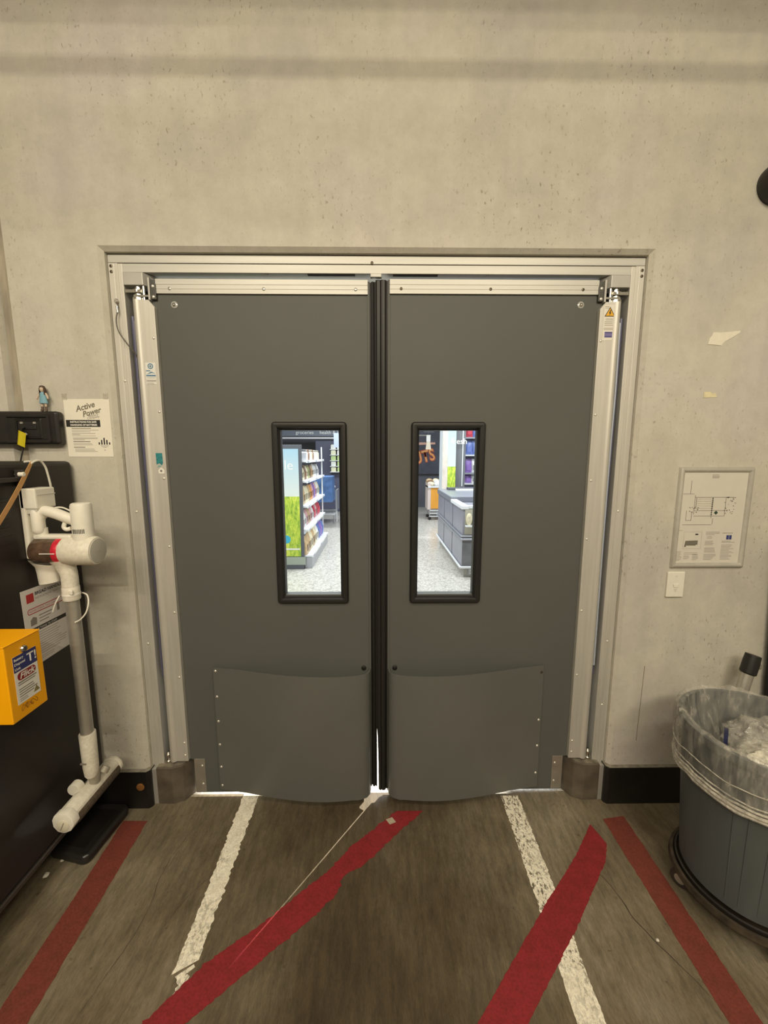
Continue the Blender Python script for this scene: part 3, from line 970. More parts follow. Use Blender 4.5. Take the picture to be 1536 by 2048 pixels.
# yellow box
yb = thing('battery_box', 'yellow steel collection box mounted on the black cabinet', 'box', (CX, 0, 0))
BX0, BX1, BY0, BY1, BZ0, BZ1 = 0.004, 0.174, -0.605, -0.472, 0.872, 1.128
MB().box(BX0, BX1, BY0, BY1, BZ0, BZ1).build('body', YEL, yb, bevel=0.003)
MB().box(BX0, BX1 + 0.002, BY0 - 0.002, BY1 + 0.001, BZ1 - 0.0005, BZ1 + 0.004).build('lid', YEL, yb, bevel=0.002)
MB().box(0.0, 0.004, BY0 + 0.02, BY1 + 0.03, BZ0 + 0.02, BZ1 - 0.02).build('mount_plate', BLACK, yb)
MB().box(0.06, 0.075, BY1, BY1 + 0.014, 1.02, 1.055).build('hinge_lug', CHROME, yb, bevel=0.003)
lk = MB().lathe([(0.0115, BX1), (0.0115, BX1 + 0.004), (0.0085, BX1 + 0.008), (0.002, BX1 + 0.009)], (0, -0.540, 1.096), 16, 'x').build('lock', CHROME, yb, True)
MB().box(BX1 + 0.0085, BX1 + 0.0098, -0.5412, -0.5388, 1.091, 1.101).build('keyhole', INK, lk)
lb = bpy.data.objects.new('label_sheet', None)
C.objects.link(lb)
lb.parent = yb
lb.location = (BX1 + 0.0005, -0.5385, 1.003)
lb.rotation_euler = (0, 0, PI / 2)
MB().box(-0.043, 0.043, -0.0006, 0, -0.080, 0.080).build('sheet', INKW, lb)
MB().box(-0.043, 0.043, -0.0010, -0.0006, 0.028, 0.080).build('blue_panel', M('label_blue', (0.035, 0.04, 0.16), 0.5), lb)
text('lettering', 'T!', 0.042, 0.006, 0.041, INKW, lb, y=-0.0014, bold=0.0008, sx=1.0)
text('lettering', 'Battery', 0.0115, -0.040, 0.065, INKW, lb, y=-0.0014, bold=0.0003)
text('lettering', 'Disposal', 0.0115, -0.040, 0.050, INKW, lb, y=-0.0014, bold=0.0003)
text('lettering', 'Unit', 0.0115, -0.040, 0.034, INKW, lb, y=-0.0014, bold=0.0003)
MB().ring(-0.034, 0.034, -0.004, 0.023, [(0, -0.0010), (0.0125, -0.0010)], 0.012).build('red_oval', M('label_red', (0.26, 0.02, 0.02), 0.5), lb)
text('lettering', 'Flick', 0.027, 0.0, 0.001, INKW, lb, y=-0.0015, align='CENTER', shear=0.25, bold=0.0006, sx=1.1)
rects('small_print', [(-0.034, 0.034, -0.012, -0.008), (-0.034, 0.028, -0.019, -0.016)] + lines(-0.034, 0.036, -0.031, 4, 0.008, 0.003, 11, 0.55) + lines(-0.034, 0.0, -0.064, 2, 0.006, 0.002, 12), INKG, lb)
MB().prism([(0.016, -0.070), (0.040, -0.070), (0.028, -0.050)], 'y', -0.0010, -0.0006).build('hazard_triangle', M('hazard_brown', (0.25, 0.2, 0.08), 0.6), lb)
mb = MB()
for k in range(3):
    pts = [(-0.022 + 0.018 * k + 0.012 * math.cos(a * 0.7 + k), -0.0012, -0.096 + 0.009 * math.sin(a * 1.3 + k * 2)) for a in range(9)]
    mb.tube(smooth_path(pts, 4), 0.0006, 5)
mb.build('scribble', M('scribble_ink', (0.22, 0.09, 0.01), 0.6), lb)

# tan strap and white lead
t = thing('tan_strap', 'flat tan strap stretched diagonally across the black cabinet side', 'strap', (-1.30, -0.32, 1.59))
pa = Vector((0.002, 0.075, 0.098))
pb_ = Vector((0.004, -0.115, -0.135))
dd = (pb_ - pa).normalized()
nn = dd.cross(Vector((1, 0, 0))).normalized()
mb = MB()
grid = [[pa.lerp(pb_, i / 8) + nn * (0.0085 * k * (1 - 0.35 * max(0, 1 - i / 2))) + Vector((0.006 * math.sin(PI * i / 8), 0, 0)) for k in (-1, -0.3, 0.3, 1)] for i in range(9)]
mb.sheet(grid, 0.002).build('webbing', M('tan_strap', (0.55, 0.30, 0.11), 0.55, 0, 0.1, 60), t, True)
MB().tube(smooth_path([(-0.025, 0.073, 0.098), (-0.01, 0.075, 0.1), (0.004, 0.074, 0.097)], 4), 0.004, 8).build('end_loop', WHITED, t, True)
t = thing('white_lead', 'thin white power lead arching from the strap down to the charging dock', 'cable', (-1.30, -0.2, 1.6))
MB().tube(smooth_path([(0.003, -0.052, 0.083), (0.004, -0.030, 0.092), (0.004, -0.008, 0.090), (0.004, 0.010, 0.068), (0.004, 0.018, 0.038), (0.002, 0.026, 0.006), (-0.002, 0.034, -0.022)], 7), 0.0038, 8).build('lead', WHITEP, t, True)
t = thing('white_plug', 'small white plug poking out beside the tan strap on the cabinet', 'plug', (CX, -0.292, 1.644))
MB().lathe([(0.0035, 0.0), (0.0035, 0.014), (0.009, 0.015), (0.009, 0.03), (0.006, 0.033)], (0, 0, 0), 12, 'x').build('plug_body', WHITEP, t, True)

# charging dock
dk = thing('charging_dock', 'white wall dock on the black cabinet holding the stick vacuum', 'charging dock', (CX, 0, 0))
MB().box(0.0, 0.020, -0.292, -0.205, 1.325, 1.592).build('back_plate', WHITEP, dk, bevel=0.006)
MB().box(0.0, 0.062, -0.292, -0.200, 1.515, 1.592).build('head', WHITEP, dk, bevel=0.005)
MB().box(0.006, 0.0635, -0.285, -0.2005, 1.566, 1.569).build('head_seam', WHITED, dk)
MB().prism([(0.02, 1.52), (0.060, 1.52), (0.056, 1.500), (0.02, 1.495)], 'y', -0.288, -0.212).build('charge_arm', WHITED, dk, bevel=0.003)
gp = MB().lathe([(0.010, 1.418), (0.017, 1.424), (0.0195, 1.436), (0.0195, 1.505), (0.016, 1.512)], (0.043, -0.272, 0), 20).build('contact_grip', WHITEP, dk, True)
# flared tool cup under the vacuum
prof = [(0.058, 1.322), (0.050, 1.310), (0.040, 1.296), (0.037, 1.27), (0.034, 1.222), (0.030, 1.220), (0.034, 1.27), (0.037, 1.298), (0.054, 1.319)]
mb = MB()
n = 28
vs, fs = [], []
for r, h in prof:
    for k in range(n):
        a = 2 * PI * k / n
        dip = 0.022 * (0.5 + 0.5 * math.cos(a)) if h > 1.28 else 0.010 * (0.5 + 0.5 * math.cos(a)) * -1 if h < 1.23 else 0
        vs.append((0.052 + 1.05 * r * math.cos(a), -0.262 + 0.8 * r * math.sin(a), h - dip))
for i in range(len(prof)):
    for k in range(n):
        a, b = i * n + k, i * n + (k + 1) % n
        c, d = ((i + 1) % len(prof)) * n + (k + 1) % n, ((i + 1) % len(prof)) * n + k
        fs.append((a, b, c, d))
mb.add(vs, fs).build('tool_cup', WHITEP, dk, True)

# stick vacuum
vc = thing('stick_vacuum', 'white cordless stick vacuum with brown dust cup and grey tube', 'vacuum cleaner', (-1.194, -0.262, 0))
BZ = 1.352
MB().lathe([(0.046, -0.110), (0.050, -0.104), (0.051, -0.06), (0.051, -0.018)], (0, 0, BZ), 32, 'x').build('dust_cup', M('smoky_cup', (0.10, 0.062, 0.04), 0.25, 0, 0.35, 40, spec=0.6), vc, True)
MB().lathe([(0.0515, -0.022), (0.0525, -0.016), (0.0525, -0.004), (0.051, 0.0)], (0, 0, BZ), 32, 'x').build('red_ring', M('red_ring', (0.55, 0.02, 0.04), 0.3, 0, 0.2, 50), vc, True)
MB().box(-0.060, -0.004, -0.0545, -0.0515, BZ - 0.0012, BZ + 0.0016).build('cup_line', INKW, vc)
mo = MB().lathe([(0.050, -0.002), (0.0545, 0.006), (0.0555, 0.06), (0.0555, 0.108), (0.051, 0.118), (0.047, 0.119)], (0, 0, BZ), 36, 'x').build('motor_housing', DIRTYW, vc, True)
MB().lathe([(0.046, 0.117), (0.046, 0.121), (0.043, 0.122)], (0, 0, BZ), 32, 'x').build('rear_filter', M('filter_grey', (0.50, 0.48, 0.42), 0.5), mo, True)
MB().lathe([(0.004, 0.121), (0.004, 0.1235)], (0, 0, BZ), 12, 'x').build('filter_button', INKL, mo)
ca = MB().lathe([(0.034, 1.385), (0.0355, 1.41), (0.0348, 1.524), (0.032, 1.533), (0.027, 1.536)], (0.072, 0, 0), 32).build('battery_canister', WHITEP, vc, True)
for k in range(9):
    a = -PI / 2 - 0.42 + 0.135 * k
    c0 = Vector((0.072 + 0.0354 * math.cos(a), 0.0354 * math.sin(a), 0))
    MB().tube([c0 + Vector((0, 0, 1.424)), c0 + Vector((0, 0, 1.440))], 0.0013, 6).build('vent_slot', INK, ca)
hp = smooth_path([(-0.088, 0.0, 1.435), (-0.086, 0.0, 1.475), (-0.068, 0.0, 1.503), (-0.03, 0, 1.497), (0.02, 0, 1.477), (0.045, 0, 1.468)], 6)
MB().tube(hp, [0.017] * 8 + [0.0205] * (len(hp) - 8), 16).build('handle', WHITEP, vc, True)
MB().box(-0.105, 0.035, -0.02, 0.02, BZ + 0.047, BZ + 0.064).build('spine', WHITEP, vc, bevel=0.006)
MB().tube(smooth_path([(-0.088, 0, 1.41), (-0.088, 0, 1.44)], 3), 0.022, 16).build('handle_foot', WHITEP, vc, True)
MB().tube(smooth_path([(0.012, -0.008, 1.462), (0.008, -0.01, 1.445), (0.016, -0.008, 1.436), (0.03, -0.004, 1.44)], 5), 0.0075, 10).build('trigger', WHITEP, vc, True)
MB().tube(smooth_path([(-0.06, 0.022, 1.512), (-0.02, 0.026, 1.515), (0.02, 0.024, 1.497), (0.045, 0.02, 1.478)], 5), 0.003, 8).build('handle_cord', WHITEP, vc, True)
nk = MB().tube(smooth_path([(-0.012, 0, 1.318), (-0.008, 0, 1.29), (0.0, 0, 1.255), (0.0, 0, 1.215), (0.0, 0, 1.212)], 5), [0.046, 0.043, 0.040, 0.037, 0.035, 0.033, 0.031, 0.030, 0.029, 0.0285, 0.028, 0.028, 0.028] + [0.028] * 8, 24).build('neck', DIRTYW, vc, True)
MB().lathe([(0.028, 1.158), (0.0295, 1.163), (0.0295, 1.207), (0.028, 1.211)], (0, 0, 0), 24).build('neck_collar', DIRTYW, nk, True)
MB().box(0.012, 0.026, -0.029, -0.022, 1.185, 1.203).build('release_button', WHITEP, nk, bevel=0.003)
MB().tube([(0, 0, 1.165), (0, 0, 0.57)], 0.0235, 24).build('tube', TUBEM, vc, True)
cp = MB().lathe([(0.028, 0.592), (0.030, 0.588), (0.029, 0.50), (0.028, 0.44), (0.025, 0.405), (0.02, 0.395)], (0, 0, 0), 24).build('lower_coupler', DIRTYW, vc, True)
MB().box(-0.020, 0.004, -0.0305, -0.026, 0.468, 0.474).build('coupler_slot', INKG, cp)
hx, hz = -0.012, 0.325
yk = MB()
yk.tube(smooth_path([(0, 0, 0.42), (0.004, 0.01, 0.39), (0.0, 0.012, 0.36)], 4), [0.024, 0.024, 0.023, 0.022, 0.022, 0.021, 0.02, 0.02, 0.02], 16)
yk.cyl((0.024, 0.03, 0.385), (0.03, 0.045, 0.40), 0.018, 0.016)
yk.build('swivel_yoke', M('yoke_grey', (0.34, 0.31, 0.25), 0.45), vc, True)
kn = MB().lathe([(0.0, -0.040), (0.023, -0.040), (0.025, -0.036), (0.025, -0.010), (0.020, -0.006)], (-0.052, 0.0, 0.362), 22, 'y').build('pivot_knob', WHITEP, vc, True)
# long roller head, lying along y
sec = [(-0.030, -0.030), (-0.040, -0.005), (-0.036, 0.022), (-0.014, 0.036), (0.014, 0.034), (0.030, 0.020), (0.034, 0.004)]
hdm = MB()
mid = [(hx + a, hz + b) for a, b in sec] + [(hx + 0.028, hz + 0.000), (hx - 0.022, hz - 0.026)]
hdm.prism(mid, 'y', -0.118, 0.135)
hdm.build('head_cover', DIRTYW, vc, True, bevel=0.003)
MB().lathe([(0.029, -0.114), (0.031, -0.11), (0.031, 0.128), (0.029, 0.132)], (hx + 0.010, 0, hz - 0.012), 24, 'y').build('roller', M('roller_brown', (0.085, 0.06, 0.04), 0.7, 0, 0.4, 90, bump=0.3, bscale=120), vc, True)
for ya, yb2 in ((-0.150, -0.116), (0.133, 0.152)):
    ring = [(hx - 0.040, hz - 0.018), (hx - 0.042, hz + 0.010), (hx - 0.034, hz + 0.028), (hx - 0.010, hz + 0.038), (hx + 0.016, hz + 0.036), (hx + 0.036, hz + 0.014), (hx + 0.040, hz - 0.012), (hx + 0.026, hz - 0.036), (hx + 0.0, hz - 0.046), (hx - 0.024, hz - 0.040)]
    e = MB().prism(ring, 'y', ya, yb2).build('end_cap', WHITEP if ya < 0 else DIRTYW, vc, True, bevel=0.004)
    if ya < 0:
        MB().lathe([(0.022, ya + 0.001), (0.024, ya - 0.002), (0.020, ya - 0.004)], (hx - 0.001, 0, hz - 0.012), 20, 'y').build('end_disc', M('disc_cream', (0.68, 0.63, 0.50), 0.5), e, True)
        MB().tube([(hx - 0.008, ya - 0.005, hz - 0.026), (hx + 0.006, ya - 0.005, hz + 0.004)], 0.0012, 6).build('disc_slot', INKG, e)
t = thing('cable_tie', 'thin white tie looped round the vacuum neck', 'cable tie', (-1.194, -0.262, 1.18))
MB().tube(smooth_path([(-0.03, -0.02, 0.0), (-0.045, -0.026, -0.03), (-0.058, -0.026, -0.062)], 5), 0.0026, 8).build('short_tail', WHITEP, t, True)
MB().tube(smooth_path([(0.02, 0.03, -0.005), (0.045, 0.02, -0.012), (0.062, 0.0, -0.035), (0.058, -0.012, -0.07), (0.04, -0.02, -0.095), (0.022, -0.026, -0.105)], 5), 0.0028, 8).build('long_tail', WHITEP, t, True)
MB().lathe([(0.0298, -0.006), (0.031, -0.003), (0.031, 0.003), (0.0298, 0.006)], (0, 0, 0), 24, cap=False).build('band', WHITEP, t, True)

# black pad on the floor below
t = thing('floor_pad', 'flat black plastic pad on the floor under the vacuum head', 'pad')
pl = [(-1.425, -0.245), (-1.40, -0.265), (-1.245, -0.30), (-1.225, -0.285), (-1.205, -0.05), (-1.225, -0.03), (-1.30, -0.028), (-1.425, -0.028)]
MB().prism(pl, 'z', 0.0, 0.045).build('body', M('pad_black', (0.016, 0.015, 0.014), 0.38, 0, 0.25, 9, bump=0.05, bscale=60), t, bevel=0.014, seg=3)
MB().prism([(-1.39, -0.235), (-1.26, -0.262), (-1.238, -0.07), (-1.39, -0.06)], 'z', 0.045, 0.047).build('raised_panel', M('pad_panel', (0.012, 0.011, 0.010), 0.32), t, bevel=0.001)

# ------------------------------------------------------------------ left wall: black panel box, toy, paper, tag
t = thing('wall_panel', 'long black plastic wall box with recessed latch panel', 'wall box', (-1.345, 0, 1.757))
MB().box(-0.9, 0, -0.040, 0, 0, 0.138).build('housing', BLACK, t, bevel=0.012, seg=3)
MB().ring(-0.222, -0.030, 0.008, 0.126, [(0, -0.040), (0.003, -0.046), (0.012, -0.046), (0.016, -0.040)], 0.010).build('raised_border', BLACK, t)
MB().ring(-0.178, -0.068, 0.022, 0.108, [(0, -0.0405), (0.004, -0.0435), (0.010, -0.0435), (0.013, -0.034)], 0.005).build('panel_border', M('panel_black', (0.008, 0.008, 0.007), 0.3), t)
MB().box(-0.166, -0.080, -0.036, -0.0402, 0.034, 0.096).build('recess', RUB, t)
MB().box(-0.156, -0.090, -0.044, -0.036, 0.062, 0.080).build('latch', RUB, t, bevel=0.003)
for x in (-0.150, -0.096):
    MB().box(x - 0.006, x + 0.006, -0.0425, -0.036, 0.086, 0.094).build('latch_pin', STEEL, t)
MB().prism([(-0.152, 0.040), (-0.140, 0.040), (-0.140, 0.036), (-0.130, 0.043), (-0.140, 0.050), (-0.140, 0.046), (-0.152, 0.046)], 'y', -0.041, -0.0402).build('arrow_mark', INKL, t)

t = thing('yellow_tag', 'folded yellow tag on a black cord below the wall box', 'tag', (-1.49, -0.052, 1.80))
mb = MB()
grid = []
for i in range(6):
    a = i / 5
    grid.append([(-0.012 + 0.030 * a - 0.012 * b, -0.010 * math.sin(PI * a), 0.016 - 0.014 * a * a - 0.058 * b) for b in (0, 0.33, 0.66, 1)])
mb.sheet(grid, 0.001).build('tag_sheet', M('tag_yellow', (0.60, 0.50, 0.01), 0.4), t, True)
MB().tube(smooth_path([(0.012, 0.004, 0.028), (0.0, 0.004, 0.018), (-0.006, 0.012, -0.02), (-0.014, 0.014, -0.06), (-0.028, 0.010, -0.115), (-0.034, 0.02, -0.14)], 5), 0.0028, 8).build('cord', BLACK, t, True)

t = thing('safety_notice', 'white battery handling notice taped to the concrete left of the doors', 'notice', (-1.245, -0.0008, 1.828))
MB().prism([(-0.097, 0.120), (0.096, 0.122), (0.094, -0.122), (-0.098, -0.122)], 'y', -0.0008, 0.0004).build('paper', PAPER, t)
INKO = M('ink_olive', (0.20, 0.18, 0.13), 0.6)
text('lettering', 'Active', 0.034, -0.046, 0.068, INKO, t, shear=0.3, rot=0.26, bold=0.0008, sx=0.95)
text('lettering', 'Power', 0.032, -0.020, 0.046, INKO, t, shear=0.3, rot=0.26, bold=0.0008, sx=0.95)
text('lettering', 'Battery', 0.014, 0.004, 0.046, INKG, t, shear=0.3, rot=0.16)
text('lettering', 'Company', 0.014, -0.004, 0.036, INKG, t, shear=0.3, rot=0.16)
MB().box(-0.0945, 0.050, -0.0012, -0.0008, 0.005, 0.034).build('black_bar', INK, t)
text('lettering', 'INSTRUCTIONS FOR SAFE', 0.0105, -0.077, 0.0222, INKW, t, y=-0.0016, bold=0.0004, sx=0.92)
text('lettering', 'HANDLING OF BATTERIES', 0.0105, -0.077, 0.0095, INKW, t, y=-0.0016, bold=0.0004, sx=0.92)
rects('bold_print', [(-0.074, 0.008, -0.003, 0.0), (-0.072, 0.0, -0.059, -0.0555), (-0.072, -0.024, -0.083, -0.0795)], INKG, t)
rects('print', [(-0.074, 0.040, -0.010, -0.0075), (-0.074, 0.005, -0.0165, -0.014), (-0.074, 0.025, -0.024, -0.0215), (-0.074, -0.04, -0.029, -0.0265), (-0.074, 0.026, -0.034, -0.032),
                (-0.072, 0.034, -0.042, -0.040), (-0.072, 0.032, -0.046, -0.0435), (-0.072, -0.022, -0.0505, -0.048), (-0.072, 0.006, -0.0665, -0.0645), (-0.072, 0.01, -0.072, -0.0695),
                (-0.068, 0.014, -0.09, -0.0875), (-0.068, 0.018, -0.0955, -0.093), (-0.068, 0.028, -0.101, -0.0985)], INKL, t)
hz_ = MB()
for dx, h in ((-0.022, 0.010), (-0.011, 0.020), (0, 0.029), (0.011, 0.020), (0.022, 0.010)):
    hz_.box(0.060 + dx - 0.0027, 0.060 + dx + 0.0027, -0.0012, -0.0008, -0.070, -0.070 + h)
hz_.build('hazard_stripes', INK, t)
rects('hazard_print', [(0.042, 0.078, -0.0755, -0.0735), (0.046, 0.074, -0.0795, -0.0775), (0.053, 0.067, -0.0835, -0.0815), (0.0575, 0.0625, -0.096, -0.091)], INKL, t)
for x, z in ((-0.092, 0.125), (0.082, 0.128)):
    MB().box(x - 0.010, x + 0.012, -0.0012, -0.0009, z - 0.008, z + 0.018).build('tape', film_mat('clear_tape', (0.62, 0.58, 0.50, 1), 0.3, 0.2, 90), t)

fg = thing('toy_figure', 'small toy figure with brown hair and blue dress standing on the wall box', 'toy', (-1.408, -0.022, 1.895))
SKIN = M('toy_skin', (0.58, 0.46, 0.35), 0.5)
HAIR = M('toy_hair', (0.085, 0.05, 0.035), 0.6)
DRS = M('toy_dress', (0.20, 0.40, 0.50), 0.6)
for sx_ in (-1, 1):
    lg = MB().tube([(sx_ * 0.0075, 0, 0.034), (sx_ * 0.0078, 0, 0.018)], [0.0042, 0.0040], 10).build('leg', SKIN, fg, True)
    MB().tube(smooth_path([(sx_ * 0.0078, 0, 0.020), (sx_ * 0.008, 0, 0.006), (sx_ * 0.009, -0.006, 0.0045)], 4), [0.0052] * 5 + [0.0056, 0.0054, 0.005, 0.0045], 10).build('boot', M('toy_boot', (0.13, 0.09, 0.07), 0.6), fg, True)
    MB().tube(smooth_path([(sx_ * 0.012, 0, 0.074), (sx_ * 0.019, -0.002, 0.062), (sx_ * 0.024, -0.006, 0.050)], 4), [0.004] * 5 + [0.0036, 0.0034, 0.0032, 0.0036], 10).build('arm', SKIN, fg, True)
mb = MB()
n = 16
vs = []
prof = [(0.0165, 0.033), (0.0150, 0.048), (0.0130, 0.062), (0.0125, 0.074), (0.0075, 0.079)]
mb.lathe(prof, (0, 0, 0), 16)
mb.v = [(a, b * 0.62, c) for a, b, c in mb.v]
mb.build('dress', DRS, fg, True)
MB().lathe([(0.0035, 0.078), (0.007, 0.082), (0.0092, 0.089), (0.0085, 0.096), (0.004, 0.101)], (0, -0.001, 0), 16).build('head', SKIN, fg, True)
hr = MB()
vs, fs = [], []
for i in range(7):
    for k in range(13):
        a = 2 * PI * (k / 12) * 0.72 - PI * 0.72 + PI / 2
        z = 0.104 - 0.036 * (i / 6) ** 1.1
        r = 0.0108 * math.sin(min(1, 0.25 + i / 3.2) * PI / 2) + 0.001 * i / 6
        vs.append((r * math.cos(a), 0.001 + r * math.sin(a), z))
for i in range(6):
    for k in range(12):
        fs.append((i * 13 + k, i * 13 + k + 1, (i + 1) * 13 + k + 1, (i + 1) * 13 + k))
hr.sheet([vs[i * 13:(i + 1) * 13] for i in range(7)], 0.0015)
hr.lathe([(0.0105, 0.0985), (0.009, 0.1035), (0.004, 0.106)], (0, 0, 0), 14)
hr.build('hair', HAIR, fg, True)
# ------------------------------------------------------------------ right wall
ep = thing('evacuation_plan', 'evacuation plan in a silver snap frame on the concrete right of the doors', 'framed plan', (1.4985, 0, 1.4325))
SNAP = M('snap_silver', (0.58, 0.56, 0.50), 0.36, 0.4, 0.06, 30)
w2, h2_ = 0.167, 0.229
MB().ring(-w2, w2, -h2_, h2_, [(0.0, -0.001), (0.001, -0.008), (0.006, -0.0145), (0.012, -0.016), (0.018, -0.0135), (0.023, -0.007), (0.024, -0.004)], 0.002).build('frame', SNAP, ep, True)
MB().box(-w2 + 0.02, w2 - 0.02, -0.005, -0.001, -h2_ + 0.02, h2_ - 0.02).build('sheet', M('plan_paper', (0.66, 0.63, 0.56), 0.35, 0, 0.02, 20), ep)
th = 0.0009
R = []
hl = lambda x0, x1, z: R.append((x0, x1, z - th, z + th))
vl = lambda x, z0, z1: R.append((x - th, x + th, z0, z1))
hl(-0.085, 0.095, 0.095); hl(-0.085, 0.055, 0.010); hl(-0.14, -0.09, 0.110); vl(-0.108, 0.11, 0.17); vl(-0.085, 0.018, 0.105)
hl(-0.085, 0.055, 0.035); vl(0.055, 0.010, 0.095); hl(-0.13, 0.0, -0.030); vl(0.004, -0.028, 0.0); vl(-0.118, -0.01, 0.035); hl(-0.118, -0.094, -0.01); vl(-0.094, -0.01, 0.03); vl(-0.004, 0.0, 0.095)
rects('plan_lines', R, INKG, ep, y=-0.0056)
R = []
rnd = random.Random(5)
for k in range(8):
    R.append((-0.080, -0.076, 0.088 - k * 0.0062, 0.092 - k * 0.0062))
for k in range(9):
    z = 0.086 - k * 0.009
    R.append((-0.008, -0.001, z, z + 0.005))
for k in range(22):
    x, z = rnd.uniform(0.05, 0.098), rnd.uniform(0.015, 0.096)
    R.append((x, x + rnd.uniform(0.003, 0.008), z, z + rnd.uniform(0.002, 0.005)))
for k in range(14):
    x, z = rnd.uniform(-0.11, -0.07), rnd.uniform(0.022, 0.05)
    R.append((x, x + rnd.uniform(0.003, 0.007), z, z + rnd.uniform(0.002, 0.004)))
for k in range(5):
    R.append((-0.075 + 0.0, 0.0, 0.045 + k * 0.0105, 0.0456 + k * 0.0105))
rects('plan_marks', R, INKG, ep, y=-0.0056)
rects('heading', [(-0.018, 0.012, 0.180, 0.1845), (-0.018, 0.014, 0.186, 0.1905), (-0.018, 0.012, 0.193, 0.1965)], INKL, ep, y=-0.0056)
MB().prism([(0.016, 0.034), (0.025, 0.025), (0.016, 0.016), (0.007, 0.025)], 'y', -0.0062, -0.0053).build('position_diamond', M('dark_green', (0.03, 0.06, 0.035), 0.6), ep)
R = lines(-0.145, -0.115, -0.055, 1, 0.01, 0.002, 1) + lines(-0.018, 0.045, -0.062, 3, 0.006, 0.0028, 2) + lines(-0.012, 0.02, -0.082, 3, 0.005, 0.002, 3) + lines(-0.018, 0.035, -0.104, 4, 0.0055, 0.0028, 4) + lines(-0.018, 0.035, -0.136, 4, 0.006, 0.003, 5) + lines(-0.018, 0.042, -0.165, 5, 0.006, 0.003, 6)
R += lines(0.058, 0.122, -0.066, 1, 0.01, 0.004, 7) + lines(0.058, 0.118, -0.104, 2, 0.005, 0.003, 8) + lines(0.058, 0.12, -0.122, 12, 0.006, 0.0026, 9) + lines(-0.148, -0.118, -0.152, 8, 0.006, 0.0025, 10) + lines(-0.11, -0.03, -0.158, 2, 0.007, 0.002, 11) + lines(-0.11, -0.08, -0.172, 4, 0.005, 0.002, 12) + lines(-0.07, -0.04, -0.166, 5, 0.006, 0.003, 13)
rects('legend_print', R, INKL, ep, y=-0.0056)
MB().prism([(-0.108, -0.104), (-0.052, -0.102), (-0.052, -0.122), (-0.060, -0.122), (-0.060, -0.126), (-0.104, -0.126), (-0.104, -0.132), (-0.112, -0.132)], 'y', -0.0056, -0.005).build('site_block', M('site_olive', (0.17, 0.155, 0.12), 0.6), ep)
MB().ring(-0.118, -0.036, -0.14, -0.062, [(0, -0.0056), (0.001, -0.0056)], 0.002).build('site_outline', INKL, ep)
rects('site_dot', [(-0.066, -0.053, -0.077, -0.071)], INK, ep, y=-0.0056)
rects('assembly_sign', [(0.077, 0.088, -0.098, -0.078), (0.090, 0.101, -0.098, -0.078)], INKB, ep, y=-0.0058)

sw = thing('light_switch', 'white switch plate on the concrete below the framed plan', 'switch', (1.364, 0, 1.124))
MB().box(-0.040, 0.040, -0.010, 0, -0.0605, 0.0605).build('plate', WHITEP, sw, bevel=0.004)
MB().box(-0.010, 0.012, -0.0125, -0.009, -0.014, 0.004).build('rocker', WHITEP, sw, bevel=0.002)
for z in (0.04, -0.032):
    MB().lathe([(0.0032, -0.010), (0.0032, -0.0108), (0.002, -0.0108)], (0.0, 0, z), 10, 'y').build('screw_cap', WHITED, sw)
rects('switch_mark', [(-0.007, 0.006, -0.026, -0.0235), (-0.012, -0.0095, -0.01, 0.0)], INKL, sw, y=-0.0105)

t = MB().prism([(1.398, 2.180), (1.402, 2.205), (1.412, 2.214), (1.417, 2.229), (1.45, 2.228), (1.49, 2.231), (1.530, 2.236), (1.531, 2.228), (1.50, 2.208), (1.47, 2.192), (1.455, 2.175), (1.43, 2.178)], 'y', -0.0022, -0.0002).build('torn_paper', M('torn_paper', (0.78, 0.74, 0.62), 0.7, 0, 0.04, 60))
tag(t, 'torn white paper remnant stuck high on the concrete right of the doors', 'paper')
t = MB().prism([(1.405, 1.984), (1.435, 1.984), (1.44, 1.978), (1.455, 1.980), (1.462, 1.962), (1.405, 1.960)], 'y', -0.0016, -0.0002).build('tape_remnant', M('old_tape', (0.74, 0.67, 0.44), 0.6, 0, 0.1, 60))
tag(t, 'small yellowed tape remnant on the concrete below the torn paper', 'tape')
t = thing('wall_sensor', 'round black sensor fixture on the concrete at the upper right edge', 'sensor', (1.603, -0.02, 2.792))
MB().lathe([(0.075, 0.02), (0.078, 0.0), (0.074, -0.022), (0.066, -0.04)], (0, 0, 0), 32, 'y').build('housing', BLACK, t, True)
MB().lathe([(0.066, -0.04), (0.056, -0.05), (0.03, -0.06), (0.005, -0.063)], (0, 0, 0), 32, 'y').build('dome', RUB, t, True)
MB().lathe([(0.003, -0.02), (0.003, -0.03)], (-0.068, 0, -0.008), 8, 'y').build('screw_head', STEEL, t)

# leaning dark board at the right edge
t = thing('black_board', 'black board leaning in the corner behind the bin', 'board')
MB().prism([(1.785, 1.34), (1.868, 0.0), (2.45, 0.0), (2.40, 1.34)], 'y', -0.050, -0.022).build('panel', M('board_black', (0.008, 0.007, 0.007), 0.6), t, bevel=0.006)
MB().prism([(1.80, 1.29), (1.808, 1.30), (2.385, 1.30), (2.385, 1.29)], 'y', -0.053, -0.050).build('edge_band', M('board_band', (0.02, 0.018, 0.017), 0.5), t)

# steel pole behind the bin
t = thing('steel_pole', 'steel pole with black end cap leaning behind the bin', 'pole')
p1, p0 = Vector((1.67, -0.105, 0.80)), Vector((1.43, -0.19, 0.0))
dirp = (p1 - p0).normalized()
MB().tube([p0, p1 - dirp * 0.05], 0.024, 20).build('shaft', TUBEM, t, True)
MB().tube([p1 - dirp * 0.06, p1 - dirp * 0.055, p1 - dirp * 0.005, p1 + dirp * 0.028], [0.026, 0.031, 0.031, 0.029], 18).build('end_cap', RUB, t, True)
cc = p1 + Vector((0.028, -0.004, -0.012))
MB().tube([cc, cc + Vector((0.008, 0, -0.022))], [0.010, 0.009], 12).build('clip', STEEL, t, True)

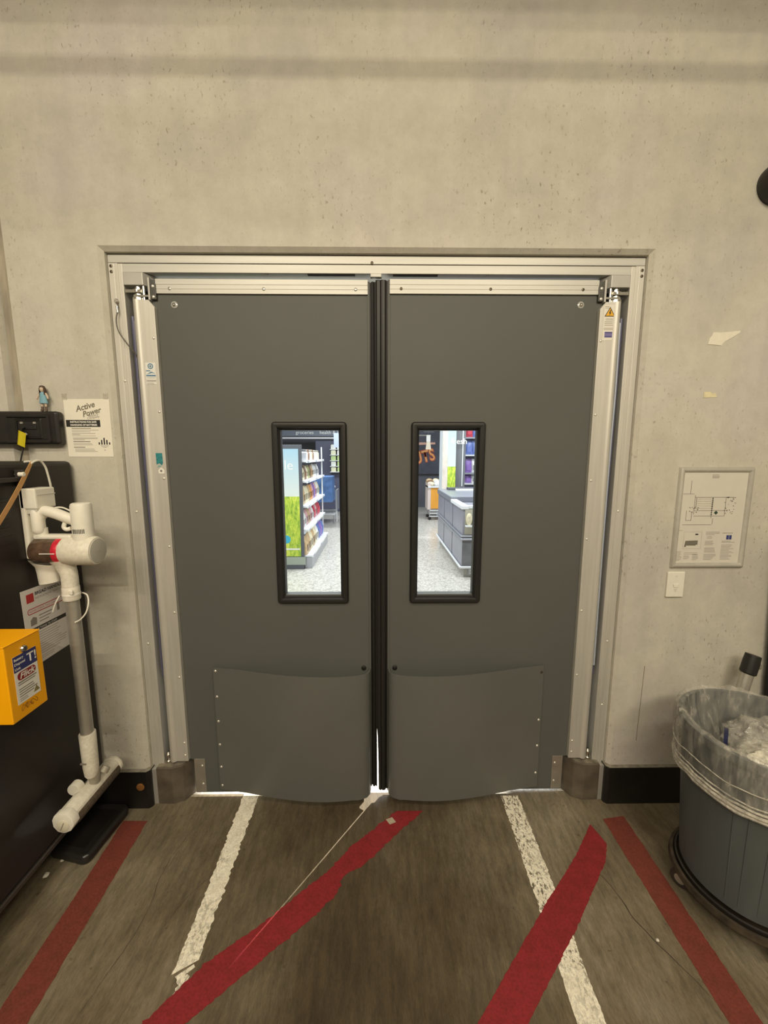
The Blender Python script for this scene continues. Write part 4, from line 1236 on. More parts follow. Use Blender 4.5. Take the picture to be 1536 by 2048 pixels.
# ------------------------------------------------------------------ bin on dolly
BCX, BCY = 1.392, -0.468
BH, BR, BB, BZB = 0.74, 0.248, 0.203, 0.135
dol = thing('bin_dolly', 'dirty dark round wheeled dolly under the grey bin', 'dolly', (BCX, BCY, 0))
MB().lathe([(0.195, 0.088), (0.228, 0.088), (0.236, 0.100), (0.232, 0.118), (0.222, 0.120), (0.214, 0.108), (0.20, 0.104), (0.03, 0.104), (0.03, 0.088)], (0, 0, 0), 48).build('deck', M('dolly_dirty', (0.045, 0.034, 0.022), 0.5, 0.1, 0.6, 25, bump=0.3, bscale=50), dol, True)
MB().lathe([(0.206, 0.104), (0.215, 0.106), (0.217, 0.130), (0.211, 0.132), (0.206, 0.128)], (0, 0, 0), 48, cap=False).build('retaining_ring', M('dolly_black', (0.02, 0.017, 0.014), 0.4), dol, True)
WHEELM = M('caster_tyre', (0.05, 0.042, 0.035), 0.5)
HUBM = M('caster_hub', (0.46, 0.42, 0.36), 0.4, 0.3)
for a in (math.radians(258), math.radians(160), math.radians(38), math.radians(322), math.radians(100)):
    cx_, cy_ = 0.196 * math.cos(a), 0.196 * math.sin(a)
    cs = bpy.data.objects.new('caster', MB().box(-0.016, 0.016, -0.02, 0.02, 0.060, 0.09).mesh('caster', BLACK, bevel=0.003))
    C.objects.link(cs)
    cs.parent = dol
    cs.location = (cx_, cy_, 0)
    cs.rotation_euler = (0, 0, a + 0.9)
    MB().lathe([(0.030, -0.011), (0.036, -0.008), (0.036, 0.008), (0.030, 0.011)], (0, 0, 0.036), 20, 'x').build('tyre', WHEELM, cs, True)
    MB().lathe([(0.017, -0.013), (0.019, -0.0115), (0.019, 0.0115), (0.017, 0.013)], (0, 0, 0.036), 16, 'x').build('hub', HUBM, cs, True)
    MB().prism([(-0.02, 0.075), (0.022, 0.075), (0.040, 0.055), (0.040, 0.02), (0.034, 0.02), (0.032, 0.05), (0.018, 0.066), (-0.02, 0.066)], 'x', -0.014, 0.014).build('fork', HUBM, cs, bevel=0.002)

bn = thing('waste_bin', 'large round grey plastic waste bin lined with clear plastic', 'bin', (BCX, BCY, 0))
prof = [(0.02, BZB), (BB - 0.006, BZB), (BB, BZB + 0.006), (BR - 0.008, BH - 0.04), (BR + 0.004, BH - 0.035), (BR + 0.006, BH - 0.004), (BR, BH), (BR - 0.010, BH - 0.004), (BR - 0.016, BH - 0.05), (BB - 0.012, BZB + 0.03), (0.02, BZB + 0.03)]
mb = MB().lathe(prof, (0, 0, 0), 64)
bo_ = mb.build('body', BINM, bn, True)
rib = MB()
for a in (math.radians(212), math.radians(222), math.radians(236), math.radians(300), math.radians(320)):
    r0, r1 = BB + 0.0005, BR - 0.0075
    ca_, sa_ = math.cos(a), math.sin(a)
    rib.tube([(r0 * ca_, r0 * sa_, BZB + 0.03), (r1 * ca_, r1 * sa_, BH - 0.06)], 0.0022, 8)
rib.build('ribs', BINM, bo_, True)

# liner: from inside, over the rim and down the outside
LINER = film_mat('bin_liner_film', (0.62, 0.59, 0.52, 1), 0.30, 0.2, 24, 0.28, 0.35, 1.0)
ln = thing('bin_liner', 'clear crinkled plastic liner folded over the rim of the grey bin', 'bin liner', (BCX, BCY, 0))
NA = 220
stations = [(-0.070, 0.46), (-0.050, 0.55), (-0.030, 0.64), (-0.018, 0.70), (-0.009, 0.735), (0.003, 0.752), (0.014, 0.744), (0.020, 0.715), (0.020, 0.67), (0.017, 0.63), (0.015, 0.60), (0.018, 0.575), (0.015, 0.555)]
grid = []
for k in range(NA + 1):
    a = 2 * PI * k / NA
    row = []
    ca_, sa_ = math.cos(a), math.sin(a)
    for i, (dr_, z) in enumerate(stations):
        q = Vector((ca_ * 3.2, sa_ * 3.2, i * 0.16))
        q2 = Vector((ca_ * 9, sa_ * 9, i * 0.22 + 4))
        q3 = Vector((ca_ * 20, sa_ * 20, i * 0.10 + 9))
        amp = (0.016 if i < 4 else 0.007 if i < 7 else 0.014)
        d_ = amp * (mnoise.noise(q) + 0.9 * mnoise.noise(q2) + 0.55 * mnoise.noise(q3))
        hem = 0.0
        if i >= 8:
            hem = (i - 7) * (0.008 * mnoise.noise(Vector((ca_ * 1.2, sa_ * 1.2, 2))) + 0.003 * mnoise.noise(q2))
        wall_r = BB + (BR - BB) * (z - BZB) / (BH - BZB)
        r = wall_r + dr_ + d_
        if i >= 7:
            r = max(r, wall_r + 0.012)
        elif i == 6 or i == 5:
            r = r
        else:
            r = min(r, wall_r - 0.014)
        zz = z + hem + (0.012 * mnoise.noise(q2 * 0.7) + 0.006 * mnoise.noise(q3) if i in (4, 5, 6) else 0)
        if i in (4, 5, 6):
            zz = max(zz, BH + 0.004)
        row.append((r * ca_, r * sa_, zz))
    grid.append(row)
mb = MB()
nS = len(stations)
mb.add([p for row in grid[:-1] for p in row], [(k * nS + i, k * nS + i + 1, ((k + 1) % NA) * nS + i + 1, ((k + 1) % NA) * nS + i) for k in range(NA) for i in range(nS - 1)])
mb.build('film', LINER, ln, True)
# bunched hem rolls
HEM = film_mat('bin_liner_hem', (0.64, 0.60, 0.52, 1), 0.7, 0.3, 50, 0.5)
for j, (dz, dr2, rr_) in enumerate(((-0.004, 0.018, 0.007), (0.011, 0.021, 0.006), (0.024, 0.020, 0.004), (0.040, 0.019, 0.0025), (0.085, 0.022, 0.002))):
    pts = []
    for k in range(97):
        a = 2 * PI * k / 96
        ca_, sa_ = math.cos(a), math.sin(a)
        z = 0.553 + dz + 5 * 0.008 * mnoise.noise(Vector((ca_ * 1.2, sa_ * 1.2, 2))) + 0.005 * mnoise.noise(Vector((ca_ * 6, sa_ * 6, j)))
        r = BB + (BR - BB) * (z - BZB) / (BH - BZB) + dr2 + 0.002 * mnoise.noise(Vector((ca_ * 9, sa_ * 9, j + 3)))
        pts.append((r * ca_, r * sa_, z))
    MB().tube(pts, rr_, 8, cap=False).build('hem_fold', HEM, ln, True)


def blob(name, c, rx, ry, rz, amp, freq, mat, parent, seed=0, n=40):
    mb = MB()
    vs, fs = [], []
    m_ = n // 2
    for i in range(m_ + 1):
        th_ = PI * i / m_
        for k in range(n):
            ph = 2 * PI * k / n
            d = Vector((math.sin(th_) * math.cos(ph), math.sin(th_) * math.sin(ph), math.cos(th_)))
            q = d * freq + Vector((seed * 7.3, seed, 0))
            r = 1 + amp * (mnoise.noise(q) + 0.7 * abs(mnoise.noise(q * 2.1)) + 0.45 * abs(mnoise.noise(q * 4.3)))
            vs.append((c[0] + rx * d.x * r, c[1] + ry * d.y * r, c[2] + rz * d.z * r))
    for i in range(m_):
        for k in range(n):
            fs.append((i * n + k, i * n + (k + 1) % n, (i + 1) * n + (k + 1) % n, (i + 1) * n + k))
    mb.add(vs, fs)
    return mb.build(name, mat, parent, True)


CLEARB = film_mat('clear_bag_film', (0.60, 0.58, 0.52, 1), 0.42, 0.12, 35)
CREAMB = film_mat('cream_bag_film', (0.80, 0.76, 0.64, 1), 0.95, 0.25, 30)
t = thing('rubbish_bag', 'crumpled clear plastic bag heaped at the back of the bin', 'plastic bag', (BCX, BCY, 0))
blob('film', (0.05, 0.045, 0.645), 0.125, 0.105, 0.075, 0.28, 2.2, CLEARB, t, 1, 56)
t = thing('rubbish_bag', 'cream crumpled plastic packaging filling the front of the bin', 'plastic bag', (BCX, BCY, 0))
blob('film', (0.045, -0.06, 0.60), 0.145, 0.115, 0.075, 0.32, 2.4, CREAMB, t, 2, 56)
t = thing('rubbish_bag', 'milky plastic sheet crumpled low inside the bin', 'plastic bag', (BCX, BCY, 0))
blob('film', (0.0, 0.0, 0.50), 0.185, 0.185, 0.075, 0.15, 2.0, M('milky_plastic', (0.45, 0.43, 0.37), 0.35, 0, 0.15, 20, bump=0.5, bscale=25), t, 3, 40)
t = thing('blue_wrapper', 'dark blue printed wrapper edge among the bin plastic', 'wrapper', (BCX - 0.085, BCY + 0.03, 0.668))
grid = [[(-0.045 + 0.014 * i, -0.03 + 0.016 * i + 0.012 * k, 0.006 * math.sin(i * 0.9) + 0.030 * math.sin(PI * i / 6) * (1 - k * 0.25)) for k in (0, 0.5, 1.0, 1.4)] for i in range(7)]
MB().sheet(grid, 0.0012).build('wrapper_sheet', M('wrapper_blue', (0.03, 0.035, 0.11), 0.3, 0, 0.5, 60), t, True)

# ------------------------------------------------------------------ things near the ceiling, out of view
for i, (lx, ly, lz, lh) in enumerate(LAMPS):
    t = thing('light_batten', ['fluorescent batten under the ceiling, right one of the front pair', 'fluorescent batten under the ceiling, left one of the front pair', 'long added fluorescent batten out of view near the back wall', 'added fluorescent batten out of view, right one of the middle pair', 'added fluorescent batten out of view, left one of the middle pair'][i], 'lamp', (lx, ly, lz), group='ceiling battens')
    MB().prism([(-0.06, 0.0), (0.06, 0.0), (0.045, 0.06), (-0.045, 0.06)], 'x', -lh, lh).build('body', M('batten_white', (0.7, 0.7, 0.68), 0.5), t)
    MB().tube([(-lh + 0.02, 0, -0.008), (lh - 0.02, 0, -0.008)], 0.012, 12).build('fluorescent_tube', M('tube_glow', (1, 0.88, 0.67), 0.4, emit=1.5), t, True)
    for x in (-0.45, 0.45):
        MB().cyl((x, 0, 0.06), (x, 0, RZ1 - lz), 0.006).build('hanger', STEEL, t)
t = thing('band_pipe', 'thin unseen pipe across the room, placed to shade a band on the wall', 'pipe', (0, -2.5, 3.538))  # out of view, sized and placed to cast the thin wall band
MB().cyl((RX0, 0, 0), (RX1, 0, 0), 0.0135, n=20).build('run', STEEL, t, True)
for x in (-2, 0, 2):
    MB().cyl((x, 0, 0.02), (x, 0, RZ1 - 3.538), 0.003).build('hanger', STEEL, t)
t = thing('shadow_tray', 'unseen steel tray across the room, placed to darken the wall top', 'cable tray', (0, -2.5, 3.628))  # out of view, set so its edge shades the top of the wall
MB().box(RX0, RX1, -0.12, 0.12, 0, 0.003).build('base', STEEL, t)
for y in (-0.12, 0.118):
    MB().box(RX0, RX1, y, y + 0.002, 0, 0.08).build('side', STEEL, t)
for x in (-1.8, 1.8):
    MB().cyl((x, -0.12, 0.05), (x, -0.12, RZ1 - 3.628), 0.005).build('hanger', STEEL, t)
# ------------------------------------------------------------------ the shop beyond the doors
SX0, SX1, SY0, SY1, SZ = -4.2, 4.2, 0.25, 11.4, 3.4


def terrazzo():
    m = bpy.data.materials.new('terrazzo')
    nt, N, L, b = nodes_of(m)
    v = mapped(nt)
    vo = N.new('ShaderNodeTexVoronoi')
    vo.inputs['Scale'].default_value = 42
    L.new(v, vo.inputs['Vector'])
    col = ramp(nt, vo.outputs['Color'], [(0.1, (0.38, 0.35, 0.30)), (0.4, (0.50, 0.47, 0.42)), (0.8, (0.62, 0.59, 0.53))])
    n2 = ramp(nt, noise(nt, v, 60, 4, 0.7), [(0.4, g(0.80)), (0.6, g(1.1))])
    L.new(mixc(nt, col, n2, 1.0, 'MULTIPLY'), b.inputs['Base Color'])
    b.inputs['Roughness'].default_value = 0.22
    return m


SWALL = M('shop_wall_dark', (0.085, 0.09, 0.11), 0.6, 0, 0.1, 3)
tag(MB().box(SX0, SX1, 0.062, SY1, -0.08, 0).build('shop_floor', terrazzo()), 'pale speckled terrazzo shop floor beyond the doors', 'floor', kind='structure')
tag(MB().box(SX0, SX1, SY1, SY1 + 0.1, 0, SZ).build('wall_shop_back', SWALL), 'dark shop back wall beyond the doors', 'wall', kind='structure')
tag(MB().box(SX0 - 0.1, SX0, SY0, SY1, 0, SZ).build('wall_shop_left', SWALL), 'dark shop side wall on the left beyond the doors', 'wall', kind='structure')
tag(MB().box(SX1, SX1 + 0.1, SY0, SY1, 0, SZ).build('wall_shop_right', SWALL), 'dark shop side wall on the right beyond the doors', 'wall', kind='structure')
SIDEW = M('shop_wall_light', (0.6, 0.6, 0.6), 0.7)
for a, b_, nm in ((SX0, RX0, 'wall_shop_front_left'), (RX1, SX1, 'wall_shop_front_right')):
    tag(MB().box(a - 0.1, b_, 0.13, 0.25, 0, SZ + 0.6).build(nm, SIDEW), 'pale shop wall beside the doorway, %s end' % ('left' if a < 0 else 'right'), 'wall', kind='structure')
tag(MB().box(SX0 - 0.1, SX1 + 0.1, SY0, SY1 + 0.1, SZ + 0.05, SZ + 0.15).build('ceiling_shop', M('shop_ceiling', (0.5, 0.52, 0.55), 0.8)), 'shop ceiling beyond the doors', 'ceiling', kind='structure')
for i, (sx, sy) in enumerate(SHOPL):
    t = thing('panel_light', 'ceiling panel light in the shop, %s row from the doors, %s' % (['first', 'first', 'second', 'second', 'third', 'third'][i], ['left', 'right'][i % 2]), 'lamp', (sx, sy, SZ), group='shop panel lights')
    MB().ring(-0.63, 0.63, -0.33, 0.33, [(0, 0.0), (0.02, 0.0)], 0.01).build('trim', WHITED, t)
    for ch in t.children:
        ch.rotation_euler = (PI / 2, 0, 0)
        ch.location = (0, 0, -0.02)
    MB().box(-0.6, 0.6, -0.3, 0.3, -0.012, 0.045).build('housing', WHITED, t)
t = thing('streak_spotlight', 'added spotlight out of view in the shop, throws the floor streak', 'lamp', tuple(SPOT_AT))
dsp = (Vector((-0.02, 0.07, 0.18)) - SPOT_AT).normalized()
MB().tube([-dsp * 0.16, -dsp * 0.02], 0.045, 16).build('can', BLACK, t, True)
MB().cyl(-dsp * 0.1 + Vector((0, 0, 0.03)), -dsp * 0.1 + Vector((0, 0, SZ + 0.05 - SPOT_AT.z)), 0.008).build('stem', BLACK, t)


# poster materials: printed artwork
def grass_poster(name, zsplit, z1, sky_top, sky_low):
    m = bpy.data.materials.new(name)
    nt, N, L, b = nodes_of(m)
    v = mapped(nt)
    sep = N.new('ShaderNodeSeparateXYZ')
    L.new(v, sep.inputs[0])
    mr = N.new('ShaderNodeMapRange')
    mr.inputs['From Min'].default_value = zsplit
    mr.inputs['From Max'].default_value = z1
    L.new(sep.outputs[2], mr.inputs['Value'])
    sky = ramp(nt, mr.outputs[0], [(0.0, sky_low), (1.0, sky_top)])
    vg = mapped(nt, (1, 1, 0.35), (0, 0.5, 0))
    gr = ramp(nt, noise(nt, vg, 26, 6, 0.7), [(0.30, (0.10, 0.24, 0.03)), (0.48, (0.42, 0.58, 0.06)), (0.62, (0.74, 0.78, 0.10)), (0.75, (0.85, 0.86, 0.45))])
    st = N.new('ShaderNodeMath')
    st.operation = 'GREATER_THAN'
    L.new(sep.outputs[2], st.inputs[0])
    st.inputs[1].default_value = zsplit
    L.new(mixc(nt, gr, sky, st.outputs[0]), b.inputs['Base Color'])
    b.inputs['Roughness'].default_value = 0.35
    return m


SHFRAME = M('fixture_grey', (0.10, 0.105, 0.12), 0.45)
SHWHITE = M('fixture_white', (0.72, 0.73, 0.74), 0.4)
SHSTEEL = M('fixture_steel', (0.45, 0.46, 0.50), 0.35, 0.6)

# gondola with poster end and stocked shelves
gd = thing('shelf_gondola', 'dark shelf unit with sky and grass poster on its end, behind the left window', 'shelf unit', (0, 0, 0))
GX0, GX1, GY0, GY1 = -2.35, -1.13, 4.14, 6.05
MB().box(GX0, GX1, GY0, GY0 + 0.04, 0.0, 1.86).build('end_panel', SHFRAME, gd, bevel=0.004)
MB().box(GX0 + 0.04, GX1 - 0.045, GY0 - 0.006, GY0, 0.20, 1.80).build('end_poster', grass_poster('grass_poster', 1.105, 1.80, (0.36, 0.54, 0.64, 1), (0.74, 0.78, 0.70, 1)), gd)
text('lettering', 'sustainable', 0.20, -1.25, 1.50, INKW, gd, y=GY0 - 0.008, align='RIGHT')
MB().lathe([(0.062, GY0 - 0.0075), (0.062, GY0 - 0.006)], (-1.385, 0, 0.46), 24, 'y').build('blue_roundel', M('roundel_blue', (0.05, 0.42, 0.60), 0.4), gd)
MB().box(GX0 + 0.04, GX1 - 0.06, GY0 - 0.008, GY0 - 0.006, 0.300, 0.325).build('poster_line', INKW, gd)
MB().box(GX0, GX1 + 0.02, GY0 - 0.004, GY0, 0.07, 0.19).build('kick_panel', M('kick_sage', (0.36, 0.40, 0.33), 0.5), gd)
MB().box(GX0, GX1, GY0 - 0.002, GY0 + 0.03, 0.0, 0.07).build('plinth', SHFRAME, gd)
MB().box(-1.9, -1.86, GY0 + 0.04, GY1, 0.0, 1.86).build('back_board', SHFRAME, gd)
SHZ = [0.20, 0.60, 0.955, 1.33, 1.63]
for i, z in enumerate(SHZ):
    xe = -1.02 if i == 0 else -1.075
    sh = MB().box(-1.86, xe, GY0 + 0.05, GY1, z - 0.025, z).build('shelf', SHWHITE, gd)
    MB().box(xe, xe + 0.012, GY0 + 0.05, GY1, z - 0.034, z + 0.004).build('price_rail', SHWHITE, sh)
    for k in range(7):
        y = GY0 + 0.12 + k * 0.26
        MB().box(xe + 0.012, xe + 0.014, y, y + 0.12, z - 0.030, z - 0.004).build('price_ticket', INKW if k % 3 else M('ticket_grey', (0.4, 0.42, 0.5), 0.5), sh)
MB().box(-1.86, -1.02, GY0 + 0.05, GY1, 0.0, 0.17).build('base_plinth', SHSTEEL, gd)
MB().box(-1.12, -1.10, GY1, GY1 + 0.03, 0.0, 1.86).build('upright', SHWHITE, gd)


def pouch(w_, d_, h):
    """stand-up bag with pinched top"""
    mb = MB()
    vs, fs = [], []
    for t_, kd, kw in ((0, 0.8, 0.92), (0.06, 1.0, 1.0), (0.45, 0.95, 1.0), (0.75, 0.6, 0.98), (0.9, 0.15, 0.97), (1.0, 0.06, 1.0)):
        for k in range(10):
            a = 2 * PI * k / 10
            c_, s_ = math.cos(a), math.sin(a)
            vs.append((0.5 * d_ * kd * math.copysign(abs(c_) ** 0.6, c_), 0.5 * w_ * kw * math.copysign(abs(s_) ** 0.5, s_), h * t_))
    for i in range(5):
        for k in range(10):
            fs.append((i * 10 + k, i * 10 + (k + 1) % 10, (i + 1) * 10 + (k + 1) % 10, (i + 1) * 10 + k))
    fs += [tuple(range(10)), tuple(range(50, 60))]
    return mb.add(vs, fs)


def jar(r, h):
    return MB().lathe([(r * 0.9, 0), (r, h * 0.05), (r, h * 0.7), (r * 0.7, h * 0.82), (r * 0.7, h * 0.86)], (0, 0, 0), 12)


PCOL = {'cream': (0.74, 0.66, 0.46), 'tan': (0.52, 0.36, 0.20), 'white': (0.75, 0.74, 0.72), 'red': (0.48, 0.05, 0.08), 'pink': (0.62, 0.36, 0.36), 'blue': (0.12, 0.17, 0.42),
        'olive': (0.36, 0.36, 0.14), 'brown': (0.22, 0.12, 0.07), 'grey': (0.40, 0.40, 0.42), 'violet': (0.24, 0.14, 0.42), 'orange': (0.70, 0.30, 0.06)}
PM = {k: M('pack_' + k, v, 0.35, 0, 0.25, 14) for k, v in PCOL.items()}
PATCH = {k: M('patch_' + k, sc(v, 1.25)[:3] if k in ('red', 'blue', 'brown', 'violet') else sc(v, 0.42)[:3], 0.4) for k, v in PCOL.items()}
ORD = ['first', 'second', 'third', 'fourth', 'fifth', 'sixth', 'seventh', 'eighth', 'ninth', 'tenth', 'eleventh', 'twelfth']
PB, PJ = {}, {}


def product(kind, col, loc, h, w_, label, group):
    key = (kind, col, round(h, 2), round(w_, 2))
    if key not in PB:
        if kind == 'pouch':
            me = pouch(w_, w_ * 0.6, h).mesh('pack_body', PM[col], True)
            pt = MB().box(w_ * 0.26, w_ * 0.305, -w_ * 0.3, w_ * 0.3, h * 0.2, h * 0.55).mesh('pack_label', PATCH[col])
        else:
            me = jar(w_ * 0.45, h).mesh('jar_body', PM[col], True)
            pt = MB().lathe([(w_ * 0.36, h * 0.84), (w_ * 0.38, h * 0.86), (w_ * 0.38, h * 0.98), (w_ * 0.34, h)], (0, 0, 0), 12).mesh('jar_lid', PATCH[col], True)
        PB[key] = (me, pt)
    me, pt = PB[key]
    o = bpy.data.objects.new('snack_pouch' if kind == 'pouch' else 'food_jar', me)
    C.objects.link(o)
    o.location = loc
    tag(o, label, 'pouch' if kind == 'pouch' else 'jar', group)
    inst('pack_label' if kind == 'pouch' else 'jar_lid', pt, o, (0, 0, 0))
    return o


rows = [(0, 'bottom', 0.30, 0.20, ['tan', 'tan', 'cream', 'tan', 'cream', 'white', 'blue', 'violet', 'blue'], 'pouch'),
        (1, 'second lowest', 0.24, 0.17, ['pink', 'white', 'pink', 'tan', 'pink', 'white', 'red', 'pink', 'red', 'red'], 'pouch'),
        (2, 'middle', 0.27, 0.15, ['cream', 'tan', 'cream', 'cream', 'tan', 'orange', 'pink', 'violet', 'pink', 'white', 'cream'], 'pouch'),
        (3, 'second highest', 0.22, 0.15, ['olive', 'cream', 'brown', 'cream', 'olive', 'brown', 'tan', 'white', 'white', 'grey', 'white'], 'pouch'),
        (4, 'top', 0.17, 0.13, ['grey', 'grey', 'grey', 'white', 'brown', 'white', 'cream', 'brown', 'white', 'cream', 'white', 'cream'], 'jar')]
for i, nm, h, w_, cols, kind in rows:
    n = len(cols)
    for k, c in enumerate(cols):
        y = GY0 + 0.16 + (GY1 - GY0 - 0.28) * k / (n - 1)
        x = -1.20 if i else -1.15
        product(kind, c, (x, y, SHZ[i]), h * (0.94 + 0.1 * ((k * 37) % 5) / 5), w_, '%s %s on the %s poster-unit shelf, %s from the near end' % (c, 'snack pouch' if kind == 'pouch' else 'food jar', nm, ORD[k]), 'packs on the %s shelf' % nm)

# blue produce bin on legs further back
t = thing('produce_bin', 'blue sided produce bin on steel legs behind the shelf unit', 'display bin', (-1.36, 8.5, 0))
MB().box(-0.26, 0.26, -0.3, 0.3, 0.30, 0.86).build('tub', M('bin_blue', (0.07, 0.15, 0.34), 0.45, 0, 0.4, 6), t, bevel=0.01)
MB().ring(-0.28, 0.28, -0.32, 0.32, [(0, 0), (0.03, 0), (0.03, 0.05), (0, 0.05), (0, 0)], 0.01).build('rim', SHWHITE, t)
t.children[-1].rotation_euler = (PI / 2, 0, 0)
t.children[-1].location = (0, 0, 0.91)
for x in (-0.23, 0.23):
    for y in (-0.27, 0.27):
        MB().cyl((x, y, 0.0), (x, y, 0.30), 0.018).build('leg', SHSTEEL, t, True)
MB().box(-0.25, 0.25, -0.29, 0.29, 0.22, 0.26).build('lower_rail', SHWHITE, t)
MB().box(0.27, 0.30, -0.28, 0.28, 0.32, 0.84).build('side_mesh', SHSTEEL, t)
text('lettering', 'FRUIT', 0.14, -0.2, 0.54, INKW, t, y=-0.302)
for k in range(10):
    x, y = -1.36 + 0.2 * math.cos(k * 2.4) * (0.4 + 0.06 * k), 8.4 + 0.22 * math.sin(k * 2.4) * (0.4 + 0.06 * k)
    c = ['white', 'cream', 'tan', 'brown'][k % 4]
    o = blob('bread_loaf', (0, 0, 0.05), 0.10, 0.06, 0.05, 0.12, 2, PM[c], None, k, 12)
    o.location = (x, y, 0.86)
    o.rotation_euler = (0, 0, k * 0.9)
    tag(o, '%s loaf pack on the blue produce bin, %s out from the heap centre' % (c, ORD[k]), 'loaf', 'loaves on the blue bin')

# chilled wall case with pale packs
t = thing('wall_case', 'dark display case with rows of pale green packs on the shop back wall', 'display case', (-1.15, 10.4, 0))
MB().box(-0.75, 0.9, 0.0, 0.95, 0.0, 2.15).build('carcass', M('case_navy', (0.075, 0.08, 0.13), 0.5), t, bevel=0.01)
for i in range(5):
    z = 1.22 + i * 0.165
    MB().box(-0.30, 0.85, -0.20, 0.0, z - 0.02, z).build('case_shelf', SHWHITE, t)
CASEC = [('cream', (0.80, 0.78, 0.55)), ('lime', (0.55, 0.68, 0.30)), ('white', (0.82, 0.82, 0.76))]
CM = {k: M('case_pack_' + k, v, 0.4, 0, 0.15, 12) for k, v in CASEC}
cme = {k: MB().prism([(-0.07, 0), (0.07, 0), (0.07, 0.115), (0.05, 0.135), (-0.05, 0.135), (-0.07, 0.115)], 'y', -0.07, 0.07).mesh('carton', m) for k, m in CM.items()}
for i in range(5):
    for k in range(6):
        c = CASEC[(i * 2 + k * (1 + i % 2)) % 3][0] if i not in (4,) else 'white'
        if i == 2:
            c = 'lime'
        o = bpy.data.objects.new('food_carton', cme[c])
        C.objects.link(o)
        o.location = (-1.15 - 0.20 + k * 0.185, 10.4 - 0.10, 1.22 + i * 0.165)
        tag(o, '%s carton in back wall case, %s row up, %s from the left' % (c, ORD[i], ORD[k]), 'carton', 'cartons in the back wall case')
t = thing('sign_fascia', 'dark fascia with small white lettering high on the shop back wall', 'sign', (-1.5, 10.30, 2.26))
MB().box(-2.4, 2.2, -0.02, 0.1, 0.0, 0.20).build('board', M('fascia_slate', (0.14, 0.16, 0.20), 0.5), t)
MB().box(-2.4, 2.2, -0.03, 0.1, -0.08, -0.03).build('fascia_light', M('fascia_pale', (0.6, 0.58, 0.6), 0.5), t)
text('lettering', 'groceries', 0.14, -0.95, 0.06, INKW, t, y=-0.022)
text('lettering', 'health & pantry', 0.14, -0.25, 0.06, INKW, t, y=-0.022)
text('lettering', 'chilled', 0.14, 1.3, 0.06, INKW, t, y=-0.022)
t = thing('blue_banner', 'pale blue banner panel above the fascia on the shop back wall', 'banner', (-1.8, 11.35, 2.50))
MB().prism([(-1.4, 0.0), (0.9, 0.0), (0.9, 0.8), (-1.9, 0.8), (-1.9, 0.3)], 'y', 0, 0.05).build('panel', M('banner_blue', (0.30, 0.46, 0.55), 0.6, 0, 0.1, 2), t)
t = thing('hanging_tag', 'pale blue hanging aisle tag in front of the back wall case', 'sign', (-1.05, 8.6, 2.0))
MB().box(-0.10, 0.10, 0, 0.01, -0.1, 0.26).build('card', M('aisle_tag', (0.35, 0.40, 0.52), 0.5), t)
MB().cyl((0, 0.005, 0.26), (0, 0.005, SZ + 0.05 - 2.0), 0.004).build('hanger', SHSTEEL, t)

# counter on the right
ct = thing('service_counter', 'long grey service counter with steel bump rails seen through the right window', 'counter', (0, 0, 0))
K0, K1, KY0, KY1 = 1.135, 2.6, 3.68, 6.0
GREYC = M('counter_grey', (0.25, 0.25, 0.29), 0.32, 0, 0.06, 4)
GREYD = M('counter_dark', (0.14, 0.135, 0.145), 0.45, 0, 0.2, 6)
MB().box(K0 + 0.02, K1, KY0 + 0.015, KY1, 0.15, 0.97).build('carcass', GREYC, ct)
MB().box(K0 + 0.02, K1, KY0, KY0 + 0.015, 0.15, 0.58).build('front_panel', GREYD, ct)
for y in (4.45, 5.25):
    MB().box(K0 + 0.016, K0 + 0.02, y, y + 0.012, 0.16, 0.97).build('panel_joint', SHFRAME, ct)
MB().box(K0 + 0.06, K1, KY0 + 0.05, KY1 - 0.03, 0.0, 0.15).build('plinth', M('plinth_pale', (0.42, 0.40, 0.36), 0.5), ct)
for z, r in ((0.555, 0.014), (0.60, 0.012), (0.155, 0.018)):
    MB().tube([(K1, KY0 - 0.012, z), (K0, KY0 - 0.012, z), (K0, KY1 + 0.01, z)], r, 8).build('bump_rail', SHSTEEL if z > 0.3 else SHWHITE, ct)
MB().box(K0, K1, 4.55, KY1 + 0.02, 0.97, 1.06).build('worktop', M('worktop_grey', (0.20, 0.21, 0.24), 0.35), ct, bevel=0.01)
MB().box(K0, K0 + 0.10, KY0, 4.55, 0.97, 1.02).build('low_ledge', SHWHITE, ct, bevel=0.006)
MB().box(K0 + 0.1, K1, KY0, KY0 + 0.10, 0.985, 1.02).build('tray_edge', SHWHITE, ct)
MB().box(K0 + 0.05, K1, KY0 - 0.055, KY0 + 0.06, 0.735, 0.755).build('bag_shelf', SHWHITE, ct)
MB().box(K0 + 0.05, K1, KY0 + 0.005, KY0 + 0.02, 0.62, 0.985).build('bag_recess', M('recess_tan', (0.45, 0.42, 0.33), 0.6), ct)
for k in range(5):
    x = K0 + 0.10 + k * 0.09
    o = blob('paper_bag_stack', (0, 0, 0.07), 0.042, 0.022, 0.085, 0.15, 2, PM[['cream', 'white', 'olive', 'white', 'tan'][k]], None, k + 3, 12)
    o.location = (x, KY0 - 0.024, 0.765)
    tag(o, 'folded pale bags on the counter shelf, bundle %s from the left' % ORD[k], 'bags', 'bag bundles in the counter')
t = thing('counter_cable', 'thin pale cable hanging in front of the dark counter panel', 'cable', (1.36, 3.665, 0.6))
MB().tube(smooth_path([(-0.03, 0.0, 0.13), (0.0, -0.008, 0.05), (0.02, -0.01, -0.06)], 5), 0.007, 6).build('cord', INKW, t, True)
t = thing('outlet_plate', 'small white four hole outlet at the foot of the counter', 'outlet', (1.31, 3.725, 0.075))
MB().box(-0.05, 0.05, -0.006, 0, -0.045, 0.045).build('plate', SHSTEEL, t)
